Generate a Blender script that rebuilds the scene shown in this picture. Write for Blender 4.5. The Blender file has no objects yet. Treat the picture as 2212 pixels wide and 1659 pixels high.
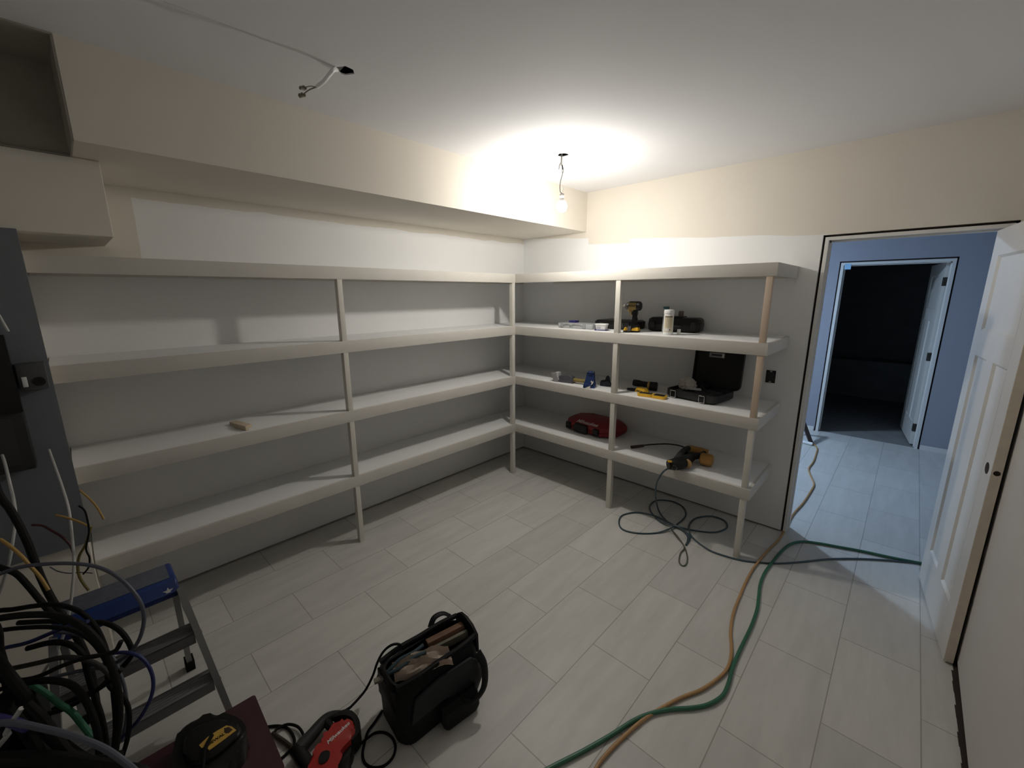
import bpy, bmesh, math, random
from mathutils import Vector, Matrix, Euler
random.seed(7)
PI = math.pi
scene = bpy.context.scene
C = scene.collection

# ------------------------------------------------------------------ materials
MATS = {}
def mat(name, col, rough=0.6, metal=0.0, var=0.06, vscale=12.0, bump=0.0, bscale=60.0, spec=0.5, alpha=1.0, trans=0.0):
    if name in MATS: return MATS[name]
    m = bpy.data.materials.new(name); m.use_nodes = True
    n, l = m.node_tree.nodes, m.node_tree.links
    b = n['Principled BSDF']
    b.inputs['Roughness'].default_value = rough
    b.inputs['Metallic'].default_value = metal
    b.inputs['Specular IOR Level'].default_value = spec
    b.inputs['Transmission Weight'].default_value = trans
    tc = n.new('ShaderNodeTexCoord')
    nz = n.new('ShaderNodeTexNoise'); nz.inputs['Scale'].default_value = vscale; nz.inputs['Detail'].default_value = 4
    l.new(tc.outputs['Object'], nz.inputs['Vector'])
    mx = n.new('ShaderNodeMix'); mx.data_type = 'RGBA'
    lo = [c*(1-var) for c in col]; hi = [min(1, c*(1+var)) for c in col]
    mx.inputs[6].default_value = (*lo, 1); mx.inputs[7].default_value = (*hi, 1)
    l.new(nz.outputs['Fac'], mx.inputs[0]); l.new(mx.outputs[2], b.inputs['Base Color'])
    if bump > 0:
        n2 = n.new('ShaderNodeTexNoise'); n2.inputs['Scale'].default_value = bscale
        l.new(tc.outputs['Object'], n2.inputs['Vector'])
        bp = n.new('ShaderNodeBump'); bp.inputs['Strength'].default_value = bump; bp.inputs['Distance'].default_value = 0.004
        l.new(n2.outputs['Fac'], bp.inputs['Height']); l.new(bp.outputs['Normal'], b.inputs['Normal'])
    if alpha < 1: b.inputs['Alpha'].default_value = alpha
    MATS[name] = m; return m

def emis(name, col, strength):
    m = bpy.data.materials.new(name); m.use_nodes = True
    b = m.node_tree.nodes['Principled BSDF']
    b.inputs['Base Color'].default_value = (0.9, 0.9, 0.9, 1)
    b.inputs['Emission Color'].default_value = (*col, 1); b.inputs['Emission Strength'].default_value = strength
    MATS[name] = m; return m

def math_node(n, l, op, a, b=None, c=None):
    q = n.new('ShaderNodeMath'); q.operation = op
    for i, v in enumerate((a, b, c)):
        if v is None: continue
        if isinstance(v, (int, float)): q.inputs[i].default_value = v
        else: l.new(v, q.inputs[i])
    return q.outputs[0]

def wall_paint(name, white, cream, mode):
    """white primer below an uneven roller line, cream paint above it"""
    m = bpy.data.materials.new(name); m.use_nodes = True
    n, l = m.node_tree.nodes, m.node_tree.links
    b = n['Principled BSDF']; b.inputs['Roughness'].default_value = 0.75
    tc = n.new('ShaderNodeTexCoord'); sp = n.new('ShaderNodeSeparateXYZ'); l.new(tc.outputs['Object'], sp.inputs[0])
    nz = n.new('ShaderNodeTexNoise'); nz.inputs['Scale'].default_value = 3.0; nz.inputs['Detail'].default_value = 3
    l.new(tc.outputs['Object'], nz.inputs['Vector'])
    wob = math_node(n, l, 'MULTIPLY_ADD', nz.outputs['Fac'], 0.055, -0.0275)
    zz = math_node(n, l, 'ADD', sp.outputs['Z'], wob)
    if mode == 'left':
        top = math_node(n, l, 'LESS_THAN', zz, 2.235)
        yy = math_node(n, l, 'ADD', sp.outputs['Y'], wob)
        right = math_node(n, l, 'GREATER_THAN', yy, -3.075)
        low = math_node(n, l, 'LESS_THAN', sp.outputs['Z'], 1.86)
        side = math_node(n, l, 'MAXIMUM', right, low)
        f = math_node(n, l, 'MULTIPLY', top, side)
    else:
        # the line steps down a little from 2.18 beside the soffit to 2.11 near the door
        tilt = math_node(n, l, 'MULTIPLY_ADD', sp.outputs['X'], 0.065, 0.0)
        wz = math_node(n, l, 'MULTIPLY_ADD', nz.outputs['Fac'], 0.035, -0.0175)
        z2 = math_node(n, l, 'ADD', math_node(n, l, 'ADD', sp.outputs['Z'], wz), tilt)
        xw = math_node(n, l, 'ADD', sp.outputs['X'], wz)
        dip = math_node(n, l, 'MULTIPLY', math_node(n, l, 'MULTIPLY', math_node(n, l, 'GREATER_THAN', xw, 0.80), math_node(n, l, 'LESS_THAN', xw, 1.21)), 0.035)
        under = math_node(n, l, 'MULTIPLY', math_node(n, l, 'LESS_THAN', xw, 0.80), -0.022)
        z2 = math_node(n, l, 'ADD', math_node(n, l, 'ADD', z2, dip), under)
        f = math_node(n, l, 'LESS_THAN', z2, 2.264)
    mx = n.new('ShaderNodeMix'); mx.data_type = 'RGBA'
    mx.inputs[6].default_value = (*cream, 1); mx.inputs[7].default_value = (*white, 1)
    l.new(f, mx.inputs[0])
    # roller mottling
    n3 = n.new('ShaderNodeTexNoise'); n3.inputs['Scale'].default_value = 3.0; n3.inputs['Detail'].default_value = 5
    l.new(tc.outputs['Object'], n3.inputs['Vector'])
    v = math_node(n, l, 'MULTIPLY_ADD', n3.outputs['Fac'], 0.08, 0.96)
    m2 = n.new('ShaderNodeMix'); m2.data_type = 'RGBA'; m2.blend_type = 'MULTIPLY'; m2.inputs[0].default_value = 1
    l.new(mx.outputs[2], m2.inputs[6]); l.new(v, m2.inputs[7])
    l.new(m2.outputs[2], b.inputs['Base Color'])
    n2 = n.new('ShaderNodeTexNoise'); n2.inputs['Scale'].default_value = 180
    l.new(tc.outputs['Object'], n2.inputs['Vector'])
    bp = n.new('ShaderNodeBump'); bp.inputs['Strength'].default_value = 0.08; bp.inputs['Distance'].default_value = 0.003
    l.new(n2.outputs['Fac'], bp.inputs['Height']); l.new(bp.outputs['Normal'], b.inputs['Normal'])
    MATS[name] = m; return m

def tile_mat(name):
    m = bpy.data.materials.new(name); m.use_nodes = True
    n, l = m.node_tree.nodes, m.node_tree.links
    b = n['Principled BSDF']; b.inputs['Roughness'].default_value = 0.42; b.inputs['Specular IOR Level'].default_value = 0.35
    tc = n.new('ShaderNodeTexCoord')
    # tiles 0.605 long (world y) and 0.3015 wide (world x), running bond
    mp = n.new('ShaderNodeMapping'); mp.vector_type = 'POINT'
    mp.inputs['Rotation'].default_value = (0, 0, -PI/2)
    sp0 = n.new('ShaderNodeSeparateXYZ'); l.new(tc.outputs['Object'], sp0.inputs[0])
    cb = n.new('ShaderNodeCombineXYZ')
    ux = math_node(n, l, 'ADD', sp0.outputs['Y'], 2.127 + 0.605*20)
    uy = math_node(n, l, 'ADD', sp0.outputs['X'], -1.508 + 0.3015*20)
    l.new(ux, cb.inputs[0]); l.new(uy, cb.inputs[1])
    br = n.new('ShaderNodeTexBrick')
    br.inputs['Scale'].default_value = 1.0; br.inputs['Brick Width'].default_value = 0.605; br.inputs['Row Height'].default_value = 0.3015
    br.inputs['Mortar Size'].default_value = 0.0022; br.inputs['Mortar Smooth'].default_value = 0.1; br.inputs['Bias'].default_value = 0
    br.offset = 0.5; br.offset_frequency = 2; br.squash = 1
    br.inputs['Color1'].default_value = (0.66, 0.65, 0.61, 1); br.inputs['Color2'].default_value = (0.58, 0.57, 0.54, 1)
    br.inputs['Mortar'].default_value = (0.37, 0.35, 0.32, 1)
    l.new(cb.outputs[0], br.inputs['Vector'])
    # streaky stone figure running along each tile
    m2 = n.new('ShaderNodeMapping'); m2.inputs['Scale'].default_value = (9, 1.6, 1); l.new(tc.outputs['Object'], m2.inputs['Vector'])
    nz = n.new('ShaderNodeTexNoise'); nz.inputs['Scale'].default_value = 1.4; nz.inputs['Detail'].default_value = 7; nz.inputs['Roughness'].default_value = 0.62
    l.new(m2.outputs[0], nz.inputs['Vector'])
    v = math_node(n, l, 'MULTIPLY_ADD', nz.outputs['Fac'], 0.42, 0.79)
    mm = n.new('ShaderNodeMix'); mm.data_type = 'RGBA'; mm.blend_type = 'MULTIPLY'; mm.inputs[0].default_value = 1
    l.new(br.outputs['Color'], mm.inputs[6]); l.new(v, mm.inputs[7]); l.new(mm.outputs[2], b.inputs['Base Color'])
    bp = n.new('ShaderNodeBump'); bp.inputs['Strength'].default_value = 0.3; bp.inputs['Distance'].default_value = 0.002; bp.invert = True
    l.new(br.outputs['Fac'], bp.inputs['Height']); l.new(bp.outputs['Normal'], b.inputs['Normal'])
    MATS[name] = m; return m

def ceiling_mat(name):
    """painted drywall with one hairline crack running from the junction hole"""
    m = bpy.data.materials.new(name); m.use_nodes = True
    n, l = m.node_tree.nodes, m.node_tree.links
    b = n['Principled BSDF']; b.inputs['Roughness'].default_value = 0.85
    tc = n.new('ShaderNodeTexCoord'); sp = n.new('ShaderNodeSeparateXYZ'); l.new(tc.outputs['Object'], sp.inputs[0])
    nz = n.new('ShaderNodeTexNoise'); nz.inputs['Scale'].default_value = 9; l.new(tc.outputs['Object'], nz.inputs['Vector'])
    wob = math_node(n, l, 'MULTIPLY_ADD', nz.outputs['Fac'], 0.016, -0.008)
    x = math_node(n, l, 'ADD', sp.outputs['X'], wob)
    d = math_node(n, l, 'ABSOLUTE', math_node(n, l, 'SUBTRACT', x, 1.250))
    near = math_node(n, l, 'LESS_THAN', d, 0.0016)
    y1 = math_node(n, l, 'LESS_THAN', sp.outputs['Y'], -2.50)
    y2 = math_node(n, l, 'GREATER_THAN', sp.outputs['Y'], -3.05)
    f = math_node(n, l, 'MULTIPLY', near, math_node(n, l, 'MULTIPLY', y1, y2))
    f = math_node(n, l, 'MULTIPLY', f, 0.3)
    mx = n.new('ShaderNodeMix'); mx.data_type = 'RGBA'
    mx.inputs[6].default_value = (0.80, 0.80, 0.81, 1); mx.inputs[7].default_value = (0.18, 0.17, 0.16, 1)
    l.new(f, mx.inputs[0]); l.new(mx.outputs[2], b.inputs['Base Color'])
    MATS[name] = m; return m

WHITE = (0.84, 0.84, 0.83); CREAM = (0.74, 0.69, 0.605)
M_left = wall_paint('paint_left', WHITE, CREAM, 'left')
M_back = wall_paint('paint_back', WHITE, CREAM, 'back')
M_white_wall = mat('bounce_white', WHITE, 0.75, var=0.03)
M_cream = mat('cream_paint', CREAM, 0.75, var=0.04, vscale=3)
M_rightw = mat('right_wall_paint', (0.58, 0.555, 0.525), 0.7, var=0.04, vscale=3, bump=0.1, bscale=150)
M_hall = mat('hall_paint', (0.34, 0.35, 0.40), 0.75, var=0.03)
M_floor = tile_mat('floor_tile')
M_ceil = ceiling_mat('ceiling_paint')
M_dark = mat('dark_framing', (0.035, 0.026, 0.02), 0.9)
M_trim = mat('primed_trim', (0.74, 0.73, 0.70), 0.45, var=0.03)
M_door = mat('primed_door', (0.68, 0.66, 0.62), 0.42, var=0.03)
M_rawwood = mat('raw_door_edge', (0.36, 0.29, 0.22), 0.7, var=0.15, vscale=20)
M_shelf = mat('melamine', (0.84, 0.84, 0.83), 0.55, var=0.02)
M_fascia = mat('primed_pine', (0.64, 0.61, 0.555), 0.6, var=0.06, vscale=7)
M_post = mat('primed_post', (0.68, 0.65, 0.58), 0.6, var=0.05)
M_postraw = mat('bare_pine_post', (0.62, 0.49, 0.37), 0.65, var=0.08)
M_conc = mat('bare_concrete', (0.20, 0.20, 0.20), 0.8, var=0.2, vscale=6)
M_blk = mat('black_plastic', (0.009, 0.009, 0.009), 0.4, spec=0.3, var=0.2)
M_blk2 = mat('charcoal_plastic', (0.035, 0.036, 0.036), 0.5, spec=0.18, var=0.15)
M_rub = mat('black_rubber', (0.007, 0.007, 0.007), 0.75, spec=0.18, var=0.2)
M_met = mat('steel', (0.55, 0.55, 0.55), 0.3, 1.0)
M_yel = mat('yellow_plastic', (0.80, 0.46, 0.03), 0.42, var=0.06)
M_ora = mat('amber_plastic', (0.45, 0.23, 0.055), 0.5, var=0.1)
M_red = mat('red_plastic', (0.40, 0.025, 0.02), 0.38, var=0.08)
M_case = mat('dark_red_case', (0.24, 0.014, 0.018), 0.5, var=0.1)
M_white = mat('white_plastic', (0.80, 0.80, 0.78), 0.4, var=0.02)
M_ink = mat('grey_ink', (0.20, 0.18, 0.15), 0.7)
M_alu = mat('aluminium', (0.27, 0.27, 0.27), 0.45, 0.6, var=0.08)

# ------------------------------------------------------------------ mesh helpers
def new(): return bmesh.new()
def box(bm, c, s, rot=None, bev=0.0):
    r = bmesh.ops.create_cube(bm, size=1)
    vs = r['verts']
    for v in vs: v.co = Vector((v.co.x*s[0], v.co.y*s[1], v.co.z*s[2]))
    if bev > 0:
        es = list({e for v in vs for e in v.link_edges})
        q = bmesh.ops.bevel(bm, geom=es, offset=bev, segments=2, profile=0.6, affect='EDGES')
        vs = list({v for f in q['faces'] for v in f.verts} | {v for v in vs if v.is_valid})
    T = Matrix.Translation(Vector(c))
    if rot is not None:
        T = T @ (rot if isinstance(rot, Matrix) else Euler(rot).to_matrix().to_4x4())
    for v in vs: v.co = T @ v.co
    return vs
def bb(bm, x0, x1, y0, y1, z0, z1, bev=0.0):
    return box(bm, ((x0+x1)/2, (y0+y1)/2, (z0+z1)/2), (abs(x1-x0), abs(y1-y0), abs(z1-z0)), bev=bev)
def ring_faces(bm, rings, closed=True, cap=True):
    vr = [[bm.verts.new(p) for p in r] for r in rings]
    n = len(vr[0])
    for a, b in zip(vr[:-1], vr[1:]):
        for i in range(n if closed else n-1):
            bm.faces.new((a[i], a[(i+1) % n], b[(i+1) % n], b[i]))
    if cap:
        bm.faces.new(list(reversed(vr[0]))); bm.faces.new(vr[-1])
    return vr
def frame(d):
    d = d.normalized(); u = Vector((0, 0, 1)) if abs(d.z) < 0.9 else Vector((1, 0, 0))
    a = d.cross(u).normalized(); return a, d.cross(a).normalized()
def cyl(bm, p0, p1, r0, r1=None, seg=20, cap=True):
    p0, p1 = Vector(p0), Vector(p1); r1 = r0 if r1 is None else r1
    a, b = frame(p1-p0)
    rr = lambda p, r: [p + a*(r*math.cos(2*PI*i/seg)) + b*(r*math.sin(2*PI*i/seg)) for i in range(seg)]
    ring_faces(bm, [rr(p0, r0), rr(p1, r1)], cap=cap)
def lathe(bm, axis0, axis1, prof, seg=24):
    """prof: (t along axis in metres, radius)"""
    p0, p1 = Vector(axis0), Vector(axis1); d = (p1-p0).normalized(); a, b = frame(d)
    ring_faces(bm, [[p0 + d*t + a*(r*math.cos(2*PI*i/seg)) + b*(r*math.sin(2*PI*i/seg)) for i in range(seg)] for t, r in prof])
def spline(pts, k=6):
    P = [Vector(p) for p in pts]
    if len(P) < 3: return P
    P = [P[0]*2-P[1]] + P + [P[-1]*2-P[-2]]; out = []
    for i in range(1, len(P)-2):
        for j in range(k):
            t = j/k; a, b, c, d = P[i-1:i+3]
            out.append(0.5*((2*b) + (c-a)*t + (2*a-5*b+4*c-d)*t*t + (-a+3*b-3*c+d)*t**3))
    out.append(P[-2]); return out
def tube(bm, pts, r, k=6, seg=10, flat=1.0):
    Q = spline(pts, k); rings = []
    a = None
    for i, q in enumerate(Q):
        d = (Q[min(i+1, len(Q)-1)] - Q[max(i-1, 0)])
        if d.length < 1e-9: continue
        d.normalize()
        if a is None: a, b = frame(d)
        else:
            a = (a - d*a.dot(d)).normalized(); b = d.cross(a).normalized()
        rr = r(i/(len(Q)-1)) if callable(r) else r
        rings.append([q + a*(rr*math.cos(2*PI*j/seg)) + b*(rr*flat*math.sin(2*PI*j/seg)) for j in range(seg)])
    ring_faces(bm, rings)
def rr2(w, d, r, n=5):
    pts = []
    for cx, cy, a0 in ((w/2-r, d/2-r, 0), (-w/2+r, d/2-r, PI/2), (-w/2+r, -d/2+r, PI), (w/2-r, -d/2+r, 3*PI/2)):
        for i in range(n): 
            a = a0 + PI/2*i/(n-1); pts.append((cx+r*math.cos(a), cy+r*math.sin(a)))
    return pts
def loft(bm, secs, cap=True):
    """secs: (w, d, r, z, cx, cy)"""
    return ring_faces(bm, [[(x+s[4], y+s[5], s[3]) for x, y in rr2(s[0], s[1], s[2])] for s in secs], cap=cap)
def prism(bm, poly, t0, t1, plane='xz', bev=0.0):
    """extrude a 2D outline; plane xz: along y, xy: along z, yz: along x"""
    f = {'xz': lambda p, t: (p[0], t, p[1]), 'xy': lambda p, t: (p[0], p[1], t), 'yz': lambda p, t: (t, p[0], p[1])}[plane]
    a = [bm.verts.new(f(p, t0)) for p in poly]; b = [bm.verts.new(f(p, t1)) for p in poly]; n = len(poly)
    fs = [bm.faces.new(a), bm.faces.new(list(reversed(b)))]
    for i in range(n): fs.append(bm.faces.new((a[i], b[i], b[(i+1) % n], a[(i+1) % n])))
    if bev > 0:
        es = list({e for fc in fs[:2] for e in fc.edges})
        bmesh.ops.bevel(bm, geom=es, offset=bev, segments=3, profile=0.5, affect='EDGES', clamp_overlap=True)
def smooth2(poly, k=4):
    return [(p.x, p.y) for p in spline([(a, b, 0) for a, b in poly + poly[:1]], k)[:-1]]
def build(name, bm, m, parent=None, label=None, smooth=True, loc=None, rot=None):
    bmesh.ops.recalc_face_normals(bm, faces=bm.faces)
    me = bpy.data.meshes.new(name); bm.to_mesh(me); bm.free()
    me.materials.append(m)
    if smooth:
        for p_ in me.polygons: p_.use_smooth = True
        me.set_sharp_from_angle(angle=math.radians(35))
    o = bpy.data.objects.new(name, me); C.objects.link(o)
    if parent: o.parent = parent
    if label: o['label'] = label
    if loc is not None: o.location = loc
    if rot is not None: o.rotation_euler = rot
    return o
def tag(o, label, cat, group=None, kind=None):
    o['label'] = label; o['category'] = cat
    if group: o['group'] = group
    if kind: o['kind'] = kind
    return o
def thing(name, label, cat, loc, rotz=0, group=None):
    o = bpy.data.objects.new(name, None); C.objects.link(o); o.empty_display_size = 0.05
    o.location = loc; o.rotation_euler = (0, 0, rotz) if isinstance(rotz, (int, float)) else rotz
    return tag(o, label, cat, group)
def struct(name, bm, m, smooth=False):
    o = build(name, bm, m, smooth=smooth); o['kind'] = 'structure'; return o
def text(name, s, size, m, parent, loc, rot, shear=0.0, depth=0.0006):
    cu = bpy.data.curves.new(name, 'FONT'); cu.body = s; cu.size = size; cu.extrude = depth; cu.shear = shear; cu.resolution_u = 3
    cu.align_x = 'CENTER'; cu.align_y = 'CENTER'; cu.offset = size*0.02
    t = bpy.data.objects.new(name+'_tmp', cu); C.objects.link(t)
    dg = bpy.context.evaluated_depsgraph_get(); dg.update()
    me = bpy.data.meshes.new_from_object(t.evaluated_get(dg)); C.objects.unlink(t); bpy.data.objects.remove(t)
    me.materials.clear(); me.materials.append(m)
    o = bpy.data.objects.new(name, me); C.objects.link(o); o.parent = parent; o.location = loc; o.rotation_euler = rot
    return o

# ------------------------------------------------------------------ room shell
H = 2.62; ZS = 2.286; DS = 0.77; LX = 3.44; YF = -4.7
bm = new(); bb(bm, -0.2, 4.8, YF, 3.02, -0.1, 0); struct('floor', bm, M_floor)
bm = new(); bb(bm, 0.5, 4.8, 3.02, 7.0, -0.1, -0.004); struct('floor_far_room', bm, M_conc)
# ceiling: one slab with the ragged junction holes left open
def slab_with_holes(bm, x0, x1, y0, y1, z, th, holes):
    outer = [(x0, y0), (x1, y0), (x1, y1), (x0, y1)]
    es = []
    def loop(pts):
        vs = [bm.verts.new((a, b, z)) for a, b in pts]
        for i in range(len(vs)): es.append(bm.edges.new((vs[i], vs[(i+1) % len(vs)])))
    loop(outer)
    for h in holes: loop(h)
    bmesh.ops.triangle_fill(bm, use_beauty=True, edges=es)
    bad = []
    for f in bm.faces:
        c = f.calc_center_median()
        for h in holes:
            xs = [q[0] for q in h]; ys = [q[1] for q in h]
            cx, cy = sum(xs)/len(xs), sum(ys)/len(ys)
            if math.hypot(c.x-cx, c.y-cy) < 0.9*min(math.hypot(q[0]-cx, q[1]-cy) for q in h): bad.append(f); break
    bmesh.ops.delete(bm, geom=bad, context='FACES')
    r = bmesh.ops.extrude_face_region(bm, geom=list(bm.faces))
    for v in r['geom']:
        if isinstance(v, bmesh.types.BMVert): v.co.z += th
HOLE_A = (1.252, -2.475); HOLE_B = (1.246, -1.010)
def ragged(c, r, n, seed):
    rd = random.Random(seed)
    return [(c[0]+r*(0.85+0.3*rd.random())*math.cos(2*PI*i/n), c[1]+r*(0.85+0.3*rd.random())*math.sin(2*PI*i/n)) for i in range(n)]
bm = new(); slab_with_holes(bm, -0.2, LX, YF, 0.0, H, 0.005, [ragged(HOLE_A, 0.034, 12, 3), ragged(HOLE_B, 0.034, 12, 5)])
struct('ceiling', bm, M_ceil)
bm = new(); bb(bm, -0.2, LX, YF, 0.12, H+0.15, H+0.17); struct('ceiling_joist_deck', bm, M_dark)
GAP = 0.012
# left wall (shelved) and the part of it that steps out beside the shelves
bm = new(); bb(bm, -0.12, 0.0, -3.52, 0.12, GAP, H); struct('wall_left', bm, M_left)
bm = new(); bb(bm, -0.12, 0.50, YF, -3.4945, GAP, 1.985); struct('wall_left_stepped', bm, M_cream)
bm = new(); bb(bm, -0.1, -0.02, -3.6, 0.1, 0, GAP); bb(bm, -0.1, 0.48, YF, -3.52, 0, GAP)
bb(bm, -0.1, 2.56, 0.02, 0.1, 0, GAP); bb(bm, LX+0.035, LX+0.1, YF, 0.1, 0, GAP+0.016); struct('trim_1', bm, M_dark)
# open joint where the tiles stop short of the right wall
bm = new(); rj = random.Random(11); ys = [YF + (4.7-0.02)*k/60 for k in range(61)]
for a_, b_ in zip(ys[:-1], ys[1:]):
    w0 = 0.011+0.006*rj.random(); vsq = [bm.verts.new(q) for q in ((LX-w0, a_, 0.0006), (LX+0.02, a_, 0.0006), (LX+0.02, b_, 0.0006), (LX-w0-0.002, b_, 0.0006))]; bm.faces.new(vsq)
struct('trim_6', bm, M_dark)
# wall with the doorway
DX0, DX1, DZ = 2.565, 3.385, 2.094
bm = new(); bb(bm, -0.12, DX0, 0, 0.12, GAP, H); bb(bm, DX0, DX1, 0, 0.12, DZ, H); bb(bm, DX1, LX+0.12, 0, 0.12, GAP, H)
struct('wall_back', bm, M_back)
bm = new(); bb(bm, LX, LX+0.12, YF, 0.0, GAP+0.012, H); struct('wall_right', bm, M_rightw)
bm = new(); bb(bm, -0.2, LX+0.12, YF-0.12, YF, 0, H); struct('wall_front', bm, M_white_wall)  # unseen wall behind the camera, made white so its bounce lifts the foreground
# soffit along the left wall, with the open end bay, and the lower bulkhead under it
YS = -3.285
bm = new(); bb(bm, 0.0, DS, YS, 0.0, ZS, H); struct('wall_soffit', bm, M_cream)
bm = new(); bb(bm, 0.0, 0.50, YF, -3.207, 1.985, ZS-0.001, bev=0.003); struct('wall_bulkhead', bm, M_cream)
M_bay_shade = mat('bay_shade', (0.36, 0.33, 0.28), 0.9, var=0.15, vscale=8)  # dull brown that puts the end bay's shade into the colour
bm = new(); bb(bm, 0.40, 0.48, YF, YS, ZS, H); bb(bm, 0.0, DS-0.001, YS-0.006, YS-0.0005, ZS-0.002, H-0.0005); bb(bm, 0.0, DS+0.002, YF, YS-0.002, H-0.006, H-0.0005)  # lining sheets added to darken the bay's back, end face and ceiling
bb(bm, 0.0, 0.5, YF, YS-0.002, ZS, ZS+0.004); struct('wall_recess', bm, M_bay_shade)
# door frame of this room
def door_frame(name, x0, x1, y0, y1, ztop, th=0.02, rev=1):
    bm = new()
    bb(bm, x0, x0+th, y0, y1, 0.0, ztop, bev=0.001); bb(bm, x1-th, x1, y0, y1, 0.0, ztop, bev=0.001); bb(bm, x0+th, x1-th, y0, y1, ztop-th, ztop, bev=0.001)
    ys = y0+0.04 if rev > 0 else y1-0.05
    bb(bm, x0+th, x0+th+0.01, ys, ys+0.033, 0, ztop-th); bb(bm, x1-th-0.01, x1-th, ys, ys+0.033, 0, ztop-th)
    bb(bm, x0+th, x1-th, ys, ys+0.033, ztop-th-0.01, ztop-th)
    return struct(name, bm, M_trim)
door_frame('trim_2', DX0+0.014, DX1-0.014, -0.004, 0.124, DZ-0.014)
bm = new(); bb(bm, DX0, DX0+0.014, 0.03, 0.10, 0, DZ); bb(bm, DX1-0.014, DX1, 0.03, 0.10, 0, DZ); bb(bm, DX0, DX1, 0.03, 0.10, DZ-0.014, DZ)
struct('trim_3', bm, M_dark)

# hallway and the dark room beyond
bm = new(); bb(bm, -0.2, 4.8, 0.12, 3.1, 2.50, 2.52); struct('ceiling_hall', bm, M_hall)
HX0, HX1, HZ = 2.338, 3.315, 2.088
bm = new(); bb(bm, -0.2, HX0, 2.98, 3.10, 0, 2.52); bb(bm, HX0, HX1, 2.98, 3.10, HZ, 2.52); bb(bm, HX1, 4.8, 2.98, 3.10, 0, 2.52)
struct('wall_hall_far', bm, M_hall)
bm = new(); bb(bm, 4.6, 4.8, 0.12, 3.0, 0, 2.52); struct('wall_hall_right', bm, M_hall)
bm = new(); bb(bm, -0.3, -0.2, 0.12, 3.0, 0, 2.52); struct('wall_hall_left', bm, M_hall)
door_frame('trim_4', HX0+0.014, HX1-0.014, 2.972, 3.104, HZ-0.016, th=0.028, rev=-1)
bm = new(); bb(bm, HX0, HX0+0.014, 3.0, 3.08, 0, HZ); bb(bm, HX1-0.014, HX1, 3.0, 3.08, 0, HZ); bb(bm, HX0, HX1, 3.0, 3.08, HZ-0.016, HZ)
struct('trim_5', bm, M_dark)
bm = new(); bb(bm, HX1+0.005, 4.6, 2.965, 2.98, 0, 0.055, bev=0.003); bb(bm, -0.2, HX0-0.005, 2.965, 2.98, 0, 0.055, bev=0.003); struct('baseboard_hall', bm, M_trim)
bm = new(); bb(bm, 0.5, 4.8, 6.0, 6.1, 0.0, 2.52); bb(bm, 0.4, 0.5, 3.1, 6.1, 0, 2.52); bb(bm, 4.7, 4.8, 3.1, 6.1, 0, 2.52); bb(bm, 0.4, 4.8, 3.1, 6.1, 2.5, 2.52)
struct('wall_far_room', bm, M_conc)
bm = new(); bb(bm, 1.0, 3.4, 5.6, 6.0, 0.0, 0.62); struct('wall_far_room_ledge', bm, M_conc)

# doors
def panel_door(name, L, Ht, th, loc, rotz, hinge_n, m=M_door, knobholes=True):
    root = bpy.data.objects.new(name, None); C.objects.link(root); root['kind'] = 'structure'
    root.location = loc; root.rotation_euler = (0, 0, rotz)
    bm = new(); st = 0.115
    bb(bm, 0, st, 0, th, 0, Ht, bev=0.001); bb(bm, L-st, L, 0, th, 0, Ht, bev=0.001)
    for z0, z1 in ((0, 0.24), (1.40, 1.53), (Ht-0.13, Ht)): bb(bm, st, L-st, 0, th, z0, z1)
    bb(bm, L/2-0.055, L/2+0.055, 0, th, 0.24, 1.40)
    def pan(x0, x1, z0, z1):
        bb(bm, x0, x1, 0.010, th-0.010, z0, z1)
        # sloped sticking round each recess on both faces
        for side in (0, 1):
            ys, yp = (0.0, 0.010) if side == 0 else (th, th-0.010)
            w = 0.012
            o = [(x0, z0), (x1, z0), (x1, z1), (x0, z1)]; i = [(x0+w, z0+w), (x1-w, z0+w), (x1-w, z1-w), (x0+w, z1-w)]
            vo = [bm.verts.new((a, ys, b)) for a, b in o]; vi = [bm.verts.new((a, yp, b)) for a, b in i]
            for k in range(4): bm.faces.new((vo[k], vo[(k+1) % 4], vi[(k+1) % 4], vi[k]))
    pan(st, L-st, 1.53, Ht-0.13); pan(st, L/2-0.055, 0.24, 1.40); pan(L/2+0.055, L-st, 0.24, 1.40)
    leaf = build('door_leaf', bm, m, root, smooth=False)
    if knobholes:
        bm = new(); bb(bm, L-0.0005, L+0.0012, 0.001, th-0.001, 0.003, Ht-0.003); build('door_edge', bm, mat('raw_edge', (0.80,0.71,0.60), 0.7, var=0.15, vscale=20), leaf, label='unpainted raw edge of the leaf')
        for y in (-0.0006,):
            bm = new(); lathe(bm, (L-0.06, y, 0.965), (L-0.06, 0.012, 0.965), [(0, 0.0265), (0.001, 0.0265)]); build('lockset_hole', bm, M_dark, leaf, label='dark round bored hole')
        bm = new(); lathe(bm, (L+0.0012, th/2, 0.965), (L+0.01, th/2, 0.965), [(0, 0.011), (0.0012, 0.011)]); build('latch_hole', bm, M_dark, leaf, label='dark latch hole in the edge')
    for z in (0.2, 1.02, Ht-0.2)[:hinge_n]:
        bm = new(); cyl(bm, (-0.006, -0.007, z-0.045), (-0.006, -0.007, z+0.045), 0.007, seg=10); bb(bm, -0.005, 0.0, 0.002, th-0.002, z-0.045, z+0.045); bb(bm, -0.004, 0.03, th, th+0.002, z-0.045, z+0.045)
        build('hinge', bm, mat('bronze_hinge', (0.05, 0.045, 0.04), 0.45, 0.6), root)
    return root
# hinge at the right jamb, leaf swung into this room till its outer corner meets the wall
ang = math.atan2(-0.760, 0.084)
panel_door('door_1', 0.765, 2.035, 0.034, (3.310, -0.010, 0.012), ang, 0)
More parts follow.
